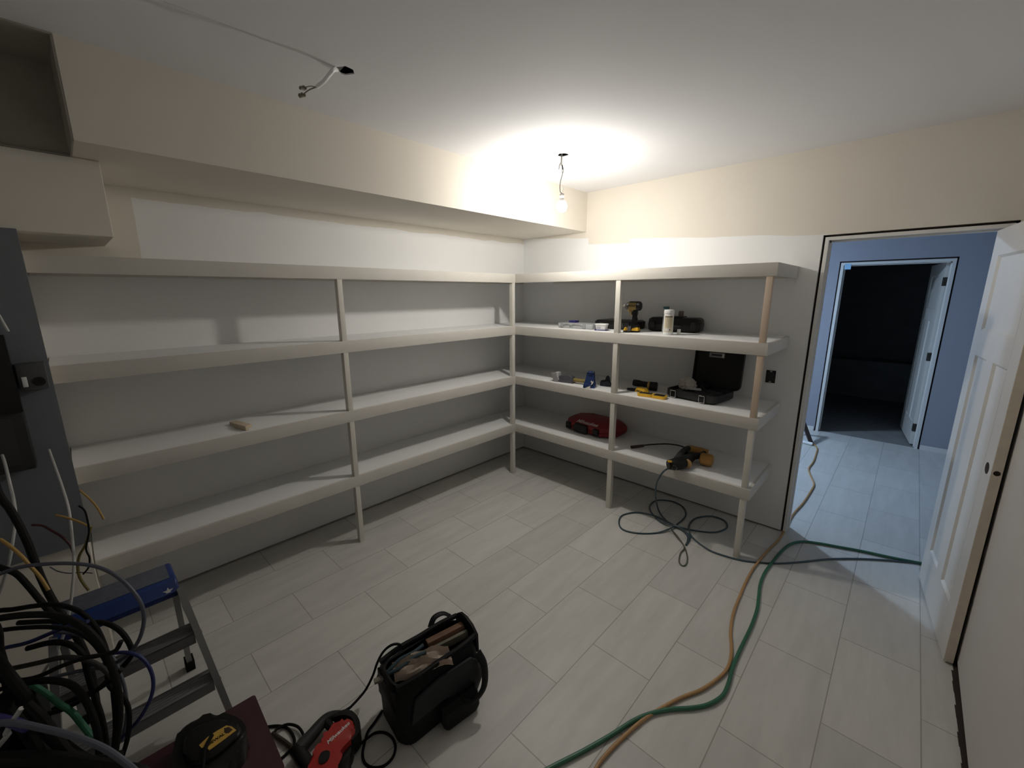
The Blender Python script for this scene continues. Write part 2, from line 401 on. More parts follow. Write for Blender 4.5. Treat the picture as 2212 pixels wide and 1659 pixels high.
# door into the dark room, hinged right, swung away
panel_door('door_2', 0.82, 2.03, 0.034, (3.268, 3.112, 0.012), math.radians(97), 3)

# ------------------------------------------------------------------ shelving
DL, DR, TF = 0.41, 0.57, 0.0759
ZB = [1.8317, 1.3672, 0.8994, 0.4284]; YL = -3.489; XE = 2.455
ZT = [z+TF for z in ZB]
PW = 0.040
def shelf_part(root, i, side):
    z0, z1 = ZB[i], ZT[i]
    bm = new()
    if side == 'left': bb(bm, 0.001, DL-0.018, YL, -0.001, z1-0.019, z1)
    else: bb(bm, DL-0.016, XE-0.018, -DR+0.018, -0.001, z1-0.019, z1)
    s = build('shelf', bm, M_shelf, root, smooth=False)
    bm = new()
    if side == 'left': bb(bm, DL-0.018, DL, YL, -DR+0.0, z0, z1, bev=0.0012)
    else:
        bb(bm, DL-0.018, XE, -DR, -DR+0.018, z0, z1, bev=0.0012)
        bb(bm, XE-0.018, XE, -DR+0.018, -0.001, z0, z1, bev=0.0012)
    build('fascia', bm, M_fascia, s)
    bm = new()
    if side == 'left': bb(bm, 0.001, 0.02, YL, -0.02, z0, z1-0.019)
    else: bb(bm, DL, XE-0.018, -0.02, -0.001, z0, z1-0.019)
    build('wall_cleat', bm, M_fascia, s)
def posts(root, x0, y0, wx, wy, mats=None):
    zs = [(0.0, ZB[3]), (ZT[3], ZB[2]), (ZT[2], ZB[1]), (ZT[1], ZB[0])]
    for k, (a, b) in enumerate(zs):
        bm = new(); top = b + (0.050 if k > -1 else 0)
        bb(bm, x0, x0+wx, y0, y0+wy, a, top, bev=0.001)
        build('post', bm, (mats or [M_post]*4)[k], root)
left = thing('shelving_unit', 'long white four-shelf built-in along the left wall, nearly empty', 'shelving', (0.0, -1.8, 0))
right = thing('shelving_unit', 'shorter white four-shelf built-in beside the doorway, holding tools', 'shelving', (1.4, 0.0, 0))
def local(o, root):
    pass
class Shift:
    pass
for i in range(4):
    shelf_part(left, i, 'left'); shelf_part(right, i, 'right')
posts(left, DL-0.040-0.002+0.0, -2.202, 0.040, 0.032)
posts(left, DL-0.041, -DR-0.036, 0.039, 0.034)
posts(right, 1.424, -DR+0.003, 0.038, 0.038)
posts(right, 2.402, -DR+0.003, 0.034, 0.038, [M_post, M_post, M_postraw, M_postraw])
for root in (left, right):       # children were built in world space: keep them there
    for ch in root.children: ch.location = -Vector(root.location)

# open outlet box in the wall between the shelves and the doorway
t = thing('outlet_box', 'black uncovered electrical outlet box in the wall beside the doorway', 'outlet', (2.375, -0.003, 1.150))
bm = new(); bb(bm, -0.030, 0.030, -0.0005, 0.003, -0.045, 0.045); build('box', bm, M_blk, t)
bm = new(); bb(bm, -0.022, 0.022, -0.004, -0.001, -0.028, 0.028, bev=0.003); build('receptacle', bm, M_blk2, t)
for z in (0.040, -0.040):
  bm = new(); bb(bm, -0.008, 0.008, -0.003, 0.0, z-0.007, z+0.007, bev=0.002)
  build('mounting_ear', bm, mat('galvanised', (0.35, 0.36, 0.36), 0.5, 0.7), t)

# ------------------------------------------------------------------ lights: bare bulb, capped cable
BX, BY, BZ = 1.236, -0.998, 2.312
t = thing('pendant_bulb', 'lit bare bulb hanging on a thin wire from the ceiling', 'light bulb', (BX, BY, BZ))
bm = new(); lathe(bm, (0, 0, -0.033), (0, 0, 0.1), [(-0.008, 0.002), (-0.005, 0.016), (0.006, 0.028), (0.022, 0.0345), (0.036, 0.0345), (0.046, 0.030), (0.060, 0.0225)], seg=32)
EM = emis('bulb_glow', (1.0, 0.955, 0.89), 980.0)
build('bulb_globe', bm, EM, t)
bm = new(); lathe(bm, (0, 0, -0.033), (0, 0, 0.1), [(0.0602, 0.0226), (0.064, 0.0205), (0.072, 0.0155), (0.078, 0.0140)], seg=32); build('bulb_neck', bm, M_white, t)
bm = new(); lathe(bm, (0, 0, 0.045), (0, 0, 0.12), [(0, 0.015), (0.006, 0.016), (0.022, 0.0165), (0.030, 0.014), (0.034, 0.006)]); build('socket', bm, mat('grey_socket', (0.35, 0.33, 0.32), 0.5), t)
bm = new(); tube(bm, [(0.000, 0, 0.079), (-0.012, -0.004, 0.09), (-0.014, -0.006, 0.13), (-0.006, -0.004, 0.17), (0.006, 0, 0.21), (0.006, -0.002, 0.235), (0.0, -0.004, 0.255)], 0.0021); build('wire', bm, mat('dark_wire', (0.02, 0.02, 0.02), 0.8, spec=0.1), t)
bm = new(); tube(bm, [(0.004, 0, 0.085), (0.007, 0.002, 0.10), (0.004, 0.003, 0.128)], 0.002); build('wire', bm, M_white, t, label='short white wire tail')
t = thing('capped_cable', 'white cable stub with wire nuts above the hanging bulb', 'cable', (HOLE_B[0], HOLE_B[1], H))
bm = new(); tube(bm, [(-0.006, 0.0, 0.10), (-0.008, 0.0, 0.02), (-0.010, 0, -0.02), (-0.008, -0.004, -0.060)], 0.0075, flat=0.6); build('jacket', bm, mat('grey_jacket', (0.34, 0.33, 0.31), 0.7), t)  # plain grey, toned down because the close bulb washed it out
for p0, p1, mm in (((-0.012, 0.002, -0.03), (-0.024, 0.002, -0.052), M_ink), ((-0.008, -0.004, -0.055), (0.002, -0.004, -0.078), M_blk2)):
    bm = new(); cyl(bm, p0, p1, 0.0025, 0.003, 8); d = Vector(p1)-Vector(p0); cyl(bm, p1, Vector(p1)+d*0.5, 0.0065, 0.004, 10)
    build('wire_nut', bm, mm, t)
bm = new(); cyl(bm, (-0.024, 0.002, -0.05), (-0.031, 0.0, -0.082), 0.006, 0.004, 10); cyl(bm, (0.0, -0.004, -0.088), (0.002, -0.004, -0.112), 0.003, 0.0025, 8); build('wire_nut', bm, mat('pale_nut', (0.30, 0.30, 0.29), 0.6), t, label='pale wire nut')
# second junction with no lamp
t = thing('ceiling_cable', 'white cable with two wire nuts hanging from the dark ceiling hole', 'cable', (HOLE_A[0], HOLE_A[1], H))
A = [Vector(q) - Vector((HOLE_A[0], HOLE_A[1], H)) for q in [(1.209, -2.479, 2.640), (1.259, -2.526, 2.605), (1.254, -2.543, 2.585), (1.238, -2.561, 2.560), (1.213, -2.582, 2.540)]]
bm = new(); tube(bm, [(0.02, 0.02, 0.06)] + A, 0.0085, flat=0.7, k=8); build('jacket', bm, mat('cable_jacket', (0.9, 0.9, 0.9), 0.4), t)
e = A[-1]
for q, mm in (((1.227, -2.640, 2.515), M_ink), ((1.189, -2.630, 2.505), mat('tan_nut', (0.25, 0.22, 0.14), 0.6))):
    q = Vector(q) - Vector((HOLE_A[0], HOLE_A[1], H))
    bm = new(); tube(bm, [e, (e*0.5+q*0.5)+Vector((0, 0, 0.004)), q], 0.0022); w = build('wire', bm, M_ink, t)
    bm = new(); d = (q-e).normalized(); cyl(bm, q-d*0.004, q+d*0.016, 0.0085, 0.005, 10); 
    for s in (-1, 1): box(bm, q+d*0.002+Vector((0.004*s, 0.008*s, 0)), (0.012, 0.006, 0.008), bev=0.001)
    build('wire_nut', bm, mm, t)
# hallway work lamp on the hall ceiling, out of sight to the left
t = thing('hall_lamp', 'small cool white ceiling lamp in the hallway beyond the doorway', 'lamp', (0.95, 1.55, 2.50))
bm = new(); lathe(bm, (0, 0, 0), (0, 0, -0.1), [(0, 0.09), (0.03, 0.09), (0.035, 0.085)]); build('lamp_base', bm, M_white, t)
bm = new(); lathe(bm, (0, 0, -0.036), (0, 0, -0.1), [(0, 0.08), (0.02, 0.07), (0.035, 0.03), (0.038, 0.004)]); build('lamp_globe', bm, emis('hall_glow', (0.54, 0.74, 1.0), 1350.0), t)

# ------------------------------------------------------------------ things on the shelf second from the top
S2, S3, S4 = ZT[1], ZT[2], ZT[3]
def latch(bm, x, y, z, w=0.03, h=0.035, d=0.008): bb(bm, x-w/2, x+w/2, y-d, y, z-h/2, z+h/2, bev=0.003)
t = thing('parts_organizer', 'grey translucent flat parts organizer lying on the second shelf', 'organizer', (0.965, -0.345, S2))
bm = new(); loft(bm, [(0.345, 0.16, 0.02, 0.0, 0, 0), (0.355, 0.17, 0.02, 0.008, 0, 0), (0.36, 0.17, 0.02, 0.036, 0, 0), (0.355, 0.165, 0.02, 0.042, 0, 0)]); build('case', bm, mat('grey_translucent', (0.42, 0.43, 0.43), 0.35, var=0.2, vscale=25), t)
for x, w in ((-0.07, 0.05), (0.02, 0.07)):
    bm = new(); tube(bm, [(x-w, -0.086, 0.008), (x-w*0.8, -0.088, 0.028), (x, -0.088, 0.036), (x+w*0.8, -0.088, 0.028), (x+w, -0.086, 0.008)], 0.004); build('handle_arch', bm, mat('grey_arch', (0.30, 0.31, 0.31), 0.4), t)
for x in (-0.13, 0.10):
    bm = new(); latch(bm, x, -0.084, 0.024); build('latch', bm, mat('grey_arch', (0, 0, 0)), t)
bm = new(); bb(bm, -0.035, 0.035, -0.03, 0.03, 0, 0.016, bev=0.004); tag(build('blue_pouch', bm, mat('navy', (0.02, 0.02, 0.16), 0.5), loc=(0.87, -0.30, S2+0.042)), 'small dark blue packet lying on top of the grey organizer', 'packet')
t = thing('flat_case', 'flat black plastic case behind the small white tub', 'case', (1.245, -0.16, S2), math.radians(-3))
bm = new(); loft(bm, [(0.33, 0.24, 0.02, 0.0, 0, 0), (0.35, 0.25, 0.02, 0.01, 0, 0), (0.35, 0.25, 0.02, 0.06, 0, 0), (0.32, 0.22, 0.02, 0.072, 0, 0)]); c_ = build('case', bm, M_blk, t)
bm = new(); bb(bm, -0.176, 0.176, -0.127, -0.123, 0.032, 0.036); build('lid_seam', bm, M_blk2, c_)
for x in (-0.1, 0.1):
    bm = new(); latch(bm, x, -0.124, 0.036); build('latch', bm, M_blk2, t)
t = thing('plastic_tub', 'small white tub with a lid beside the front post', 'tub', (1.232, -0.425, S2+0.006), math.radians(12))
bm = new(); loft(bm, [(0.078, 0.055, 0.01, 0.0, 0, 0), (0.090, 0.066, 0.012, 0.038, 0, 0)]); build('tub', bm, M_white, t)
bm = new(); loft(bm, [(0.098, 0.074, 0.013, 0.038, 0, 0), (0.098, 0.074, 0.013, 0.045, 0, 0), (0.09, 0.066, 0.012, 0.048, 0, 0)]); build('lid', bm, M_white, t)
bm = new(); bb(bm, -0.03, 0.0, -0.0335, -0.0305, 0.016, 0.026); build('label', bm, mat('pale_grey', (0.42, 0.42, 0.46), 0.6), t)
bm = new(); loft(bm, [(0.10, 0.075, 0.012, 0.0, 0, 0), (0.108, 0.082, 0.014, 0.006, 0, 0)]); tag(build('tray', bm, mat('navy', (0, 0, 0)), loc=(1.232, -0.425, S2), rot=(0, 0, math.radians(12))), 'thin dark blue tray under the small white tub', 'tray')

# impact driver, bit pointing left
t = thing('impact_driver', 'yellow and black cordless impact driver standing on its battery', 'power drill', (1.484, -0.405, S2), math.radians(14))
X = 0.0
bm = new(); lathe(bm, (-0.055, 0, 0.198), (0.1, 0, 0.198), [(0, 0.020), (0.006, 0.025), (0.022, 0.030), (0.030, 0.031)], 22); build('gear_nose', bm, mat('worn_black', (0.05, 0.048, 0.045), 0.4), t)
bm = new(); lathe(bm, (-0.026, 0, 0.198), (0.1, 0, 0.198), [(0, 0.031), (0.01, 0.033), (0.05, 0.033), (0.058, 0.032)], 22); hz = build('motor_housing', bm, mat('worn_yellow', (0.30, 0.20, 0.055), 0.5, var=0.3, vscale=40), t)
text('lettering', 'DEWALT', 0.013, M_blk, hz, (0.0, -0.0335, 0.200), (PI/2, 0, 0))
bm = new(); lathe(bm, (0.031, 0, 0.198), (0.1, 0, 0.198), [(0, 0.034), (0.006, 0.037), (0.028, 0.034), (0.037, 0.022), (0.039, 0.01)], 22); build('rear_cap', bm, M_blk, t)
bm = new(); bb(bm, -0.024, 0.036, -0.02, 0.02, 0.222, 0.233, bev=0.006); build('top_bumper', bm, M_blk, t)
bm = new(); cyl(bm, (-0.112, 0, 0.198), (-0.055, 0, 0.198), 0.0035, seg=8); cyl(bm, (-0.068, 0, 0.198), (-0.054, 0, 0.198), 0.012, 0.016, 16); build('driver_bit', bm, M_ink, t)
bm = new(); prism(bm, smooth2([(-0.012, 0.175), (0.034, 0.180), (0.040, 0.150), (0.034, 0.100), (0.040, 0.055), (0.002, 0.052), (0.004, 0.100), (0.004, 0.140)]), -0.017, 0.017, 'xz', bev=0.007); build('handle', bm, M_blk, t)
bm = new(); prism(bm, [(-0.026, 0.168), (-0.004, 0.170), (0.000, 0.130), (-0.014, 0.126)], -0.010, 0.010, 'xz', bev=0.003); build('trigger', bm, mat('dull_tan', (0.40, 0.28, 0.12), 0.5), t)
bm = new(); prism(bm, [(-0.034, 0.172), (0.02, 0.176), (0.006, 0.158), (-0.03, 0.158)], -0.019, 0.019, 'xz', bev=0.004); build('trigger_guard', bm, mat('worn_yellow', (0, 0, 0)), t)
bm = new(); prism(bm, [(-0.040, 0.036), (-0.012, 0.056), (0.048, 0.056), (0.056, 0.036)], -0.034, 0.034, 'xz', bev=0.004); build('handle_foot', bm, M_blk, t)
bm = new(); bb(bm, -0.056, 0.060, -0.038, 0.038, 0.0, 0.014, bev=0.005); bat = build('battery', bm, M_blk, t)
bm = new(); prism(bm, [(-0.056, 0.010), (-0.044, 0.038), (-0.022, 0.036), (-0.02, 0.010)], -0.037, 0.037, 'xz', bev=0.004); prism(bm, [(0.004, 0.010), (0.012, 0.032), (0.054, 0.040), (0.060, 0.012)], -0.037, 0.037, 'xz', bev=0.004); build('battery_shell', bm, M_yel, bat, label='yellow battery shell')
bm = new(); bb(bm, -0.022, 0.004, -0.040, -0.034, 0.008, 0.048, bev=0.003); build('battery_latch', bm, mat('grey_ink2', (0.2, 0.19, 0.2), 0.5), bat)

# canister and what stands behind it
t = thing('canister', 'white round canister with a beige label standing on the shelf edge', 'canister', (1.786, -0.435, S2), math.radians(30))
bm = new(); lathe(bm, (0, 0, 0), (0, 0, 0.2), [(0, 0.030), (0.003, 0.033), (0.145, 0.0335), (0.148, 0.032)], 32); build('body', bm, M_white, t)
bm = new(); lathe(bm, (0, 0, 0.147), (0, 0, 0.2), [(0, 0.034), (0.003, 0.0355), (0.024, 0.0355), (0.031, 0.032), (0.032, 0.02)], 32); build('lid', bm, M_white, t)
bm = new()
for k in range(14): pass
rings = [[(0.0342*math.cos(a), 0.0342*math.sin(a), z) for a in [math.radians(-150+110*j/16) for j in range(17)]] for z in (0.022, 0.138)]
ring_faces(bm, rings, closed=False, cap=False); lb = build('label', bm, mat('beige_label', (0.62, 0.54, 0.38), 0.7, var=0.1), t)
def arc_band(z0, z1, a0, a1, r, m, par):
    bm = new(); ring_faces(bm, [[(r*math.cos(a), r*math.sin(a), z) for a in [math.radians(a0+(a1-a0)*j/12) for j in range(13)]] for z in (z0, z1)], closed=False, cap=False); return build('print_band', bm, m, par)
arc_band(0.124, 0.135, -145, -55, 0.0346, M_ink, lb)
for z in (0.112, 0.102, 0.092, 0.078, 0.068, 0.058): arc_band(z, z+0.003, -135+(z*1000 % 11), -65, 0.0345, mat('faint_print', (0.42, 0.35, 0.24), 0.7), lb)
arc_band(0.030, 0.048, -140, -60, 0.0346, mat('pale_print', (0.7, 0.69, 0.66), 0.6), lb); arc_band(0.032, 0.044, -85, -70, 0.0348, M_ink, lb)
t = thing('spray_bottle', 'teal topped bottle half hidden behind the white canister', 'bottle', (1.690, -0.255, S2))
bm = new(); lathe(bm, (0, 0, 0), (0, 0, 0.2), [(0, 0.024), (0.004, 0.027), (0.11, 0.027), (0.14, 0.014), (0.165, 0.012)], 24); build('body', bm, mat('clear_grey', (0.35, 0.37, 0.36), 0.3), t)
bm = new(); lathe(bm, (0, 0, 0.16), (0, 0, 0.2), [(0, 0.016), (0.018, 0.015), (0.022, 0.01)], 20); box(bm, (0.0, -0.012, 0.186), (0.028, 0.05, 0.016), bev=0.004); build('cap', bm, mat('teal', (0.03, 0.12, 0.13), 0.4), t)
t = thing('hard_case', 'black tool case with rounded lid standing behind the canister', 'case', (1.715, -0.135, S2), math.radians(7))
bm = new(); loft(bm, [(0.34, 0.14, 0.03, 0.0, 0, 0), (0.385, 0.165, 0.035, 0.012, 0, 0), (0.395, 0.17, 0.035, 0.055, 0, 0)]); build('case_base', bm, M_blk, t)
bm = new(); loft(bm, [(0.395, 0.172, 0.035, 0.056, 0, 0), (0.385, 0.165, 0.035, 0.095, 0, 0), (0.35, 0.14, 0.03, 0.108, 0, 0)]); prism(bm, [(-0.09, 0.100), (-0.07, 0.118), (0.06, 0.118), (0.08, 0.100)], -0.06, 0.06, 'xz', bev=0.004); build('case_lid', bm, M_blk, t)
for x in (-0.155, 0.15):
    bm = new(); latch(bm, x, -0.085, 0.052, 0.035, 0.05, 0.007); build('latch', bm, M_blk2, t)
bm = new(); tube(bm, [(-0.06, -0.086, 0.05), (-0.055, -0.105, 0.05), (0.055, -0.105, 0.05), (0.06, -0.086, 0.05)], 0.008); build('handle', bm, M_blk2, t)
t = thing('sponge', 'brown wooden block behind the canister on top of the black case', 'block', (1.745, -0.12, S2+0.118), math.radians(20))
bm = new(); bb(bm, -0.018, 0.020, -0.02, 0.02, 0, 0.040, bev=0.006); build('block', bm, mat('brown_block', (0.16, 0.12, 0.095), 0.8, var=0.2), t); t.name = 'wood_block'
bm = new(); bb(bm, -0.012, 0.012, -0.001, 0.001, 0, 0.04); tag(build('price_tag', bm, M_white, loc=(1.846, -0.39, S2), rot=(math.radians(-8), 0, math.radians(10))), 'small white paper tag leaning beside the canister foot', 'tag')

# ------------------------------------------------------------------ third shelf
t = thing('multi_tool', 'grey hand tool with an olive handle lying left of the blue jig', 'hand tool', (0.94, -0.47, S3), math.radians(8))
bm = new(); prism(bm, [(-0.150, 0.075), (-0.112, 0.080), (-0.082, 0.034), (-0.078, 0.0), (-0.118, 0.0)], -0.035, 0.035, 'xz', bev=0.003); build('guard_plate', bm, mat('zinc_grey', (0.25, 0.24, 0.25), 0.5), t)
bm = new(); prism(bm, [(-0.105, 0.085), (-0.085, 0.080), (-0.070, 0.020), (-0.085, 0.020)], -0.03, 0.03, 'xz', bev=0.002); build('clear_shield', bm, mat('pale_shield', (0.5, 0.5, 0.5), 0.3), t)
bm = new(); prism(bm, smooth2([(-0.085, 0.0), (0.05, 0.0), (0.062, 0.03), (0.045, 0.062), (-0.03, 0.064), (-0.08, 0.05)], 3), -0.028, 0.028, 'xz', bev=0.008); build('body', bm, mat('dark_grey_tool', (0.07, 0.07, 0.08), 0.5, var=0.3, vscale=40), t)
bm = new(); lathe(bm, (0.055, 0, 0.030), (0.3, 0, 0.026), [(0, 0.014), (0.01, 0.018), (0.08, 0.016), (0.13, 0.018), (0.15, 0.012)]); build('handle', bm, mat('olive_handle', (0.24, 0.18, 0.05), 0.5, var=0.2), t)
t = thing('drilling_jig', 'blue plastic drilling jig standing on the shelf edge left of the post', 'jig', (1.185, -0.50, S3), math.radians(24))
mj = mat('jig_blue', (0.014, 0.035, 0.13), 0.38, var=0.1)
bm = new(); ring_faces(bm, [[(x+c, y, z) for x, y in rr2(w, d, 0.01)] for w, d, z, c in ((0.098, 0.085, 0.0, 0), (0.098, 0.08, 0.018, 0), (0.075, 0.06, 0.07, 0.004), (0.066, 0.052, 0.108, 0.006))]); body = build('jig_body', bm, mj, t)
bm = new(); lathe(bm, (0.006, 0, 0.106), (0.006, 0, 0.15), [(0, 0.033), (0.008, 0.034), (0.012, 0.028), (0.014, 0.034), (0.024, 0.034), (0.027, 0.030)], 24); build('knob', bm, mj, t)
for x in (-0.02, 0.006, 0.03):
    bm = new(); cyl(bm, (x, -0.02, 0.128), (x, -0.02, 0.136), 0.007, seg=12); build('steel_bushing', bm, M_met, t)
bm = new(); prism(bm, [(-0.046, 0.004), (-0.034, 0.03), (-0.012, 0.04), (0.012, 0.028), (0.018, 0.004)], -0.056, -0.034, 'xz', bev=0.003); build('clamp_pad', bm, mj, t)
bm = new()
prism(bm, [(-0.028, 0.003), (0.014, 0.024), (0.014, 0.001)], -0.0585, -0.0565, 'xz'); build('emblem', bm, mat('cream_mark', (0.8, 0.76, 0.64), 0.6), t)
bm = new(); prism(bm, smooth2([(0.014, 0.026), (0.032, 0.040), (0.036, 0.062), (0.026, 0.056), (0.018, 0.064), (0.014, 0.056), (0.022, 0.046)], 3), -0.0475, -0.0400, 'xz'); build('emblem', bm, mat('cream_mark', (0, 0, 0)), t)
t = thing('spring_clamp', 'dark blue black clamp lying between the blue jig and the post', 'clamp', (1.265, -0.37, S3), math.radians(15))
bm = new(); prism(bm, smooth2([(-0.05, 0.0), (0.035, 0.0), (0.03, 0.025), (0.02, 0.08), (0.0, 0.085), (-0.005, 0.05), (-0.045, 0.045)], 3), -0.018, 0.018, 'xz', bev=0.004); build('clamp_body', bm, mat('ink_blue', (0.01, 0.013, 0.03), 0.5), t)
bm = new(); tube(bm, [(-0.02, -0.022, 0.03), (0.02, -0.026, 0.045), (0.05, -0.024, 0.02)], 0.008); build('clamp_lever', bm, M_blk2, t)
t = thing('flashlight', 'black cordless lamp with a yellow ring lying behind the yellow bit sets', 'flashlight', (1.555, -0.285, S3+0.034), math.radians(14))
bm = new(); lathe(bm, (-0.085, 0, 0.016), (0.2, 0, -0.0), [(0, 0.022), (0.008, 0.027), (0.05, 0.027), (0.07, 0.023), (0.12, 0.024)]); build('barrel', bm, M_blk, t)
bm = new(); lathe(bm, (0.032, 0, 0.004), (0.2, 0, 0.0), [(0, 0.028), (0.004, 0.033), (0.018, 0.034)]); build('ring', bm, mat('ochre_ring', (0.42, 0.26, 0.06), 0.5), t)
bm = new(); lathe(bm, (0.050, 0, 0.002), (0.2, 0, 0.0), [(0, 0.035), (0.05, 0.035), (0.056, 0.031), (0.057, 0.02)]); build('head', bm, M_blk, t)
t = thing('screwdriver', 'black screwdriver lying behind the middle post beside the yellow bit set lid', 'screwdriver', (1.475, -0.395, S3+0.010), math.radians(8))
bm = new(); lathe(bm, (-0.005, 0, 0.002), (0.1, 0, 0.006), [(0, 0.006), (0.006, 0.010), (0.05, 0.012), (0.066, 0.008)]); build('handle', bm, M_blk, t)
bm = new(); cyl(bm, (-0.075, 0, -0.006), (0.0, 0, 0.002), 0.0035, seg=8); build('shaft', bm, M_ink, t)
def bitset(x, y, rz, tilt, label, wide=0.115, second=False):
    t = thing('bit_set', label, 'bit set', (x, y, S3), (tilt, 0, rz), group='open yellow bit set trays')
    bm = new(); loft(bm, [(wide-0.006, 0.066, 0.014, 0.0, 0, 0), (wide, 0.072, 0.016, 0.004, 0, 0), (wide, 0.072, 0.016, 0.022, 0, 0)]); build('tray', bm, M_yel, t)
    bm = new(); loft(bm, [(wide-0.02, 0.05, 0.008, 0.020, 0, 0), (wide-0.02, 0.05, 0.008, 0.0235, 0, 0)]); c = build('insert', bm, M_blk2, t)
    for k in range(5):
        bm = new(); xx = -wide/2+0.022+k*(wide-0.044)/4; cyl(bm, (xx, -0.018, 0.0255), (xx, 0.018, 0.0255), 0.0028, seg=8); build('bit', bm, mat('bit_steel', (0.12, 0.11, 0.10), 0.35, 0.8), c)
    return t
bitset(1.668, -0.475, math.radians(10), 0, 'open yellow bit set tray nearer the post')
bitset(1.774, -0.470, math.radians(4), 0, 'open yellow bit set tray nearer the black open case', wide=0.100)
t = thing('bit_box', 'small closed yellow box lying behind the two open bit set trays', 'box', (1.592, -0.385, S3), math.radians(-14))
bm = new(); loft(bm, [(0.10, 0.055, 0.015, 0.0, 0, 0), (0.105, 0.06, 0.015, 0.01, 0, 0), (0.085, 0.045, 0.015, 0.036, 0, 0)]); build('shell', bm, M_yel, t)
bm = new(); bb(bm, -0.03, 0.03, -0.0318, -0.028, 0.008, 0.018, bev=0.002); build('latch', bm, M_blk2, t)

# open nailer case with lid against the wall
t = thing('open_tool_case', 'open black hard case with its lid propped against the wall', 'case', (1.985, -0.26, S3), math.radians(-9))
def tray_mesh(w, d, h, r, wall=0.008):
    bm = new(); o = [(w-0.04, d-0.04, r*0.8, 0.0, 0, 0), (w, d, r, 0.016, 0, 0), (w, d, r, h, 0, 0), (w-2*wall, d-2*wall, r-wall*0.6, h, 0, 0), (w-2*wall-0.006, d-2*wall-0.006, r-wall*0.6, 0.022, 0, 0)]
    loft(bm, o); return bm
build('case_base', tray_mesh(0.38, 0.29, 0.062, 0.035), M_blk2, t)
bm = new(); rd = random.Random(2)
for k in range(9): bb(bm, -0.13+0.03*k, -0.118+0.03*k, -0.11, 0.11, 0.02, 0.045+0.012*rd.random(), bev=0.002)
bb(bm, -0.14, 0.14, 0.02, 0.035, 0.02, 0.054, bev=0.002); build('molded_insert', bm, mat('case_insert', (0.05, 0.05, 0.052), 0.6), t)
for x in (-0.12, 0.10):
    bm = new(); bb(bm, x-0.020, x+0.020, -0.155, -0.145, 0.010, 0.058, bev=0.003); lt = build('latch', bm, M_blk, t)
    bm = new()
    for z in (0.008, 0.056): cyl(bm, (x-0.020, -0.157, z), (x+0.020, -0.157, z), 0.0028, seg=8)
    for xx in (-0.020, 0.020): cyl(bm, (x+xx, -0.157, 0.008), (x+xx, -0.157, 0.056), 0.0016, seg=8)
    build('latch_bail', bm, mat('bright_steel', (0.75, 0.75, 0.75), 0.12, 1.0), lt)
bm = tray_mesh(0.35, 0.30, 0.045, 0.04); lid = build('case_lid', bm, M_blk, t, loc=(0.035, 0.190, 0.205), rot=(math.radians(84), 0, math.radians(6)))
bm = new(); bb(bm, -0.055, 0.055, -0.018, 0.018, -0.0005, 0.0015); stk = build('sticker', bm, mat('grey_sticker', (0.26, 0.26, 0.25), 0.6), lid, loc=(-0.02, 0.098, 0.024))
bm = new(); bb(bm, -0.040, 0.035, -0.006, 0.007, 0.001, 0.0025); build('sticker_band', bm, M_blk2, stk)
bm = new(); bb(bm, 0.038, 0.050, -0.016, 0.014, 0.001, 0.0022); build('sticker_code', bm, mat('pale_print', (0, 0, 0)), stk)
t2 = thing('finish_nailer', 'black nailer lying inside the open hard case', 'nailer', (1.97, -0.17, S3+0.055), math.radians(-5))
bm = new(); prism(bm, smooth2([(-0.12, 0.0), (0.02, 0.0), (0.05, 0.02), (0.03, 0.04), (-0.10, 0.036)], 3), -0.02, 0.02, 'xz', bev=0.006); build('body', bm, M_blk, t2)
bm = new(); tube(bm, [(0.0, -0.015, 0.02), (0.03, -0.06, 0.014), (0.05, -0.08, 0.01)], 0.013); build('handle', bm, M_blk2, t2)
# crumpled bag
bm = new(); bmesh.ops.create_icosphere(bm, subdivisions=4, radius=0.055); rd = random.Random(4)
offs = [(Vector((rd.uniform(-1, 1), rd.uniform(-1, 1), rd.uniform(-1, 1))).normalized(), rd.uniform(6, 14), rd.uniform(0, 6)) for _ in range(9)]
for v in bm.verts:
    n_ = v.co.normalized(); s = sum(abs(math.sin(n_.dot(a)*f+p)) for a, f, p in offs)/9
    v.co = Vector((v.co.x*1.15, v.co.y*0.9, max(-0.030, v.co.z*0.95)))*(0.62+0.62*s)
tag(build('plastic_bag', bm, mat('crumpled_plastic', (0.55, 0.52, 0.46), 0.3, var=0.15, vscale=60), loc=(1.885, -0.245, S3+0.085), smooth=False), 'crumpled clear plastic bag on the corner of the open black case', 'bag')
bm = new(); loft(bm, [(0.10, 0.035, 0.012, 0, 0, 0), (0.09, 0.03, 0.012, 0.012, 0, 0)]); tag(build('paper_sheet', bm, mat('pale_packet', (0.45, 0.45, 0.44), 0.5), loc=(1.955, -0.29, S3+0.063), rot=(0, 0, 0.1)), 'pale small packet lying on the open case beside the bag', 'packet')
bpy.data.objects['paper_sheet'].name = 'parts_packet'

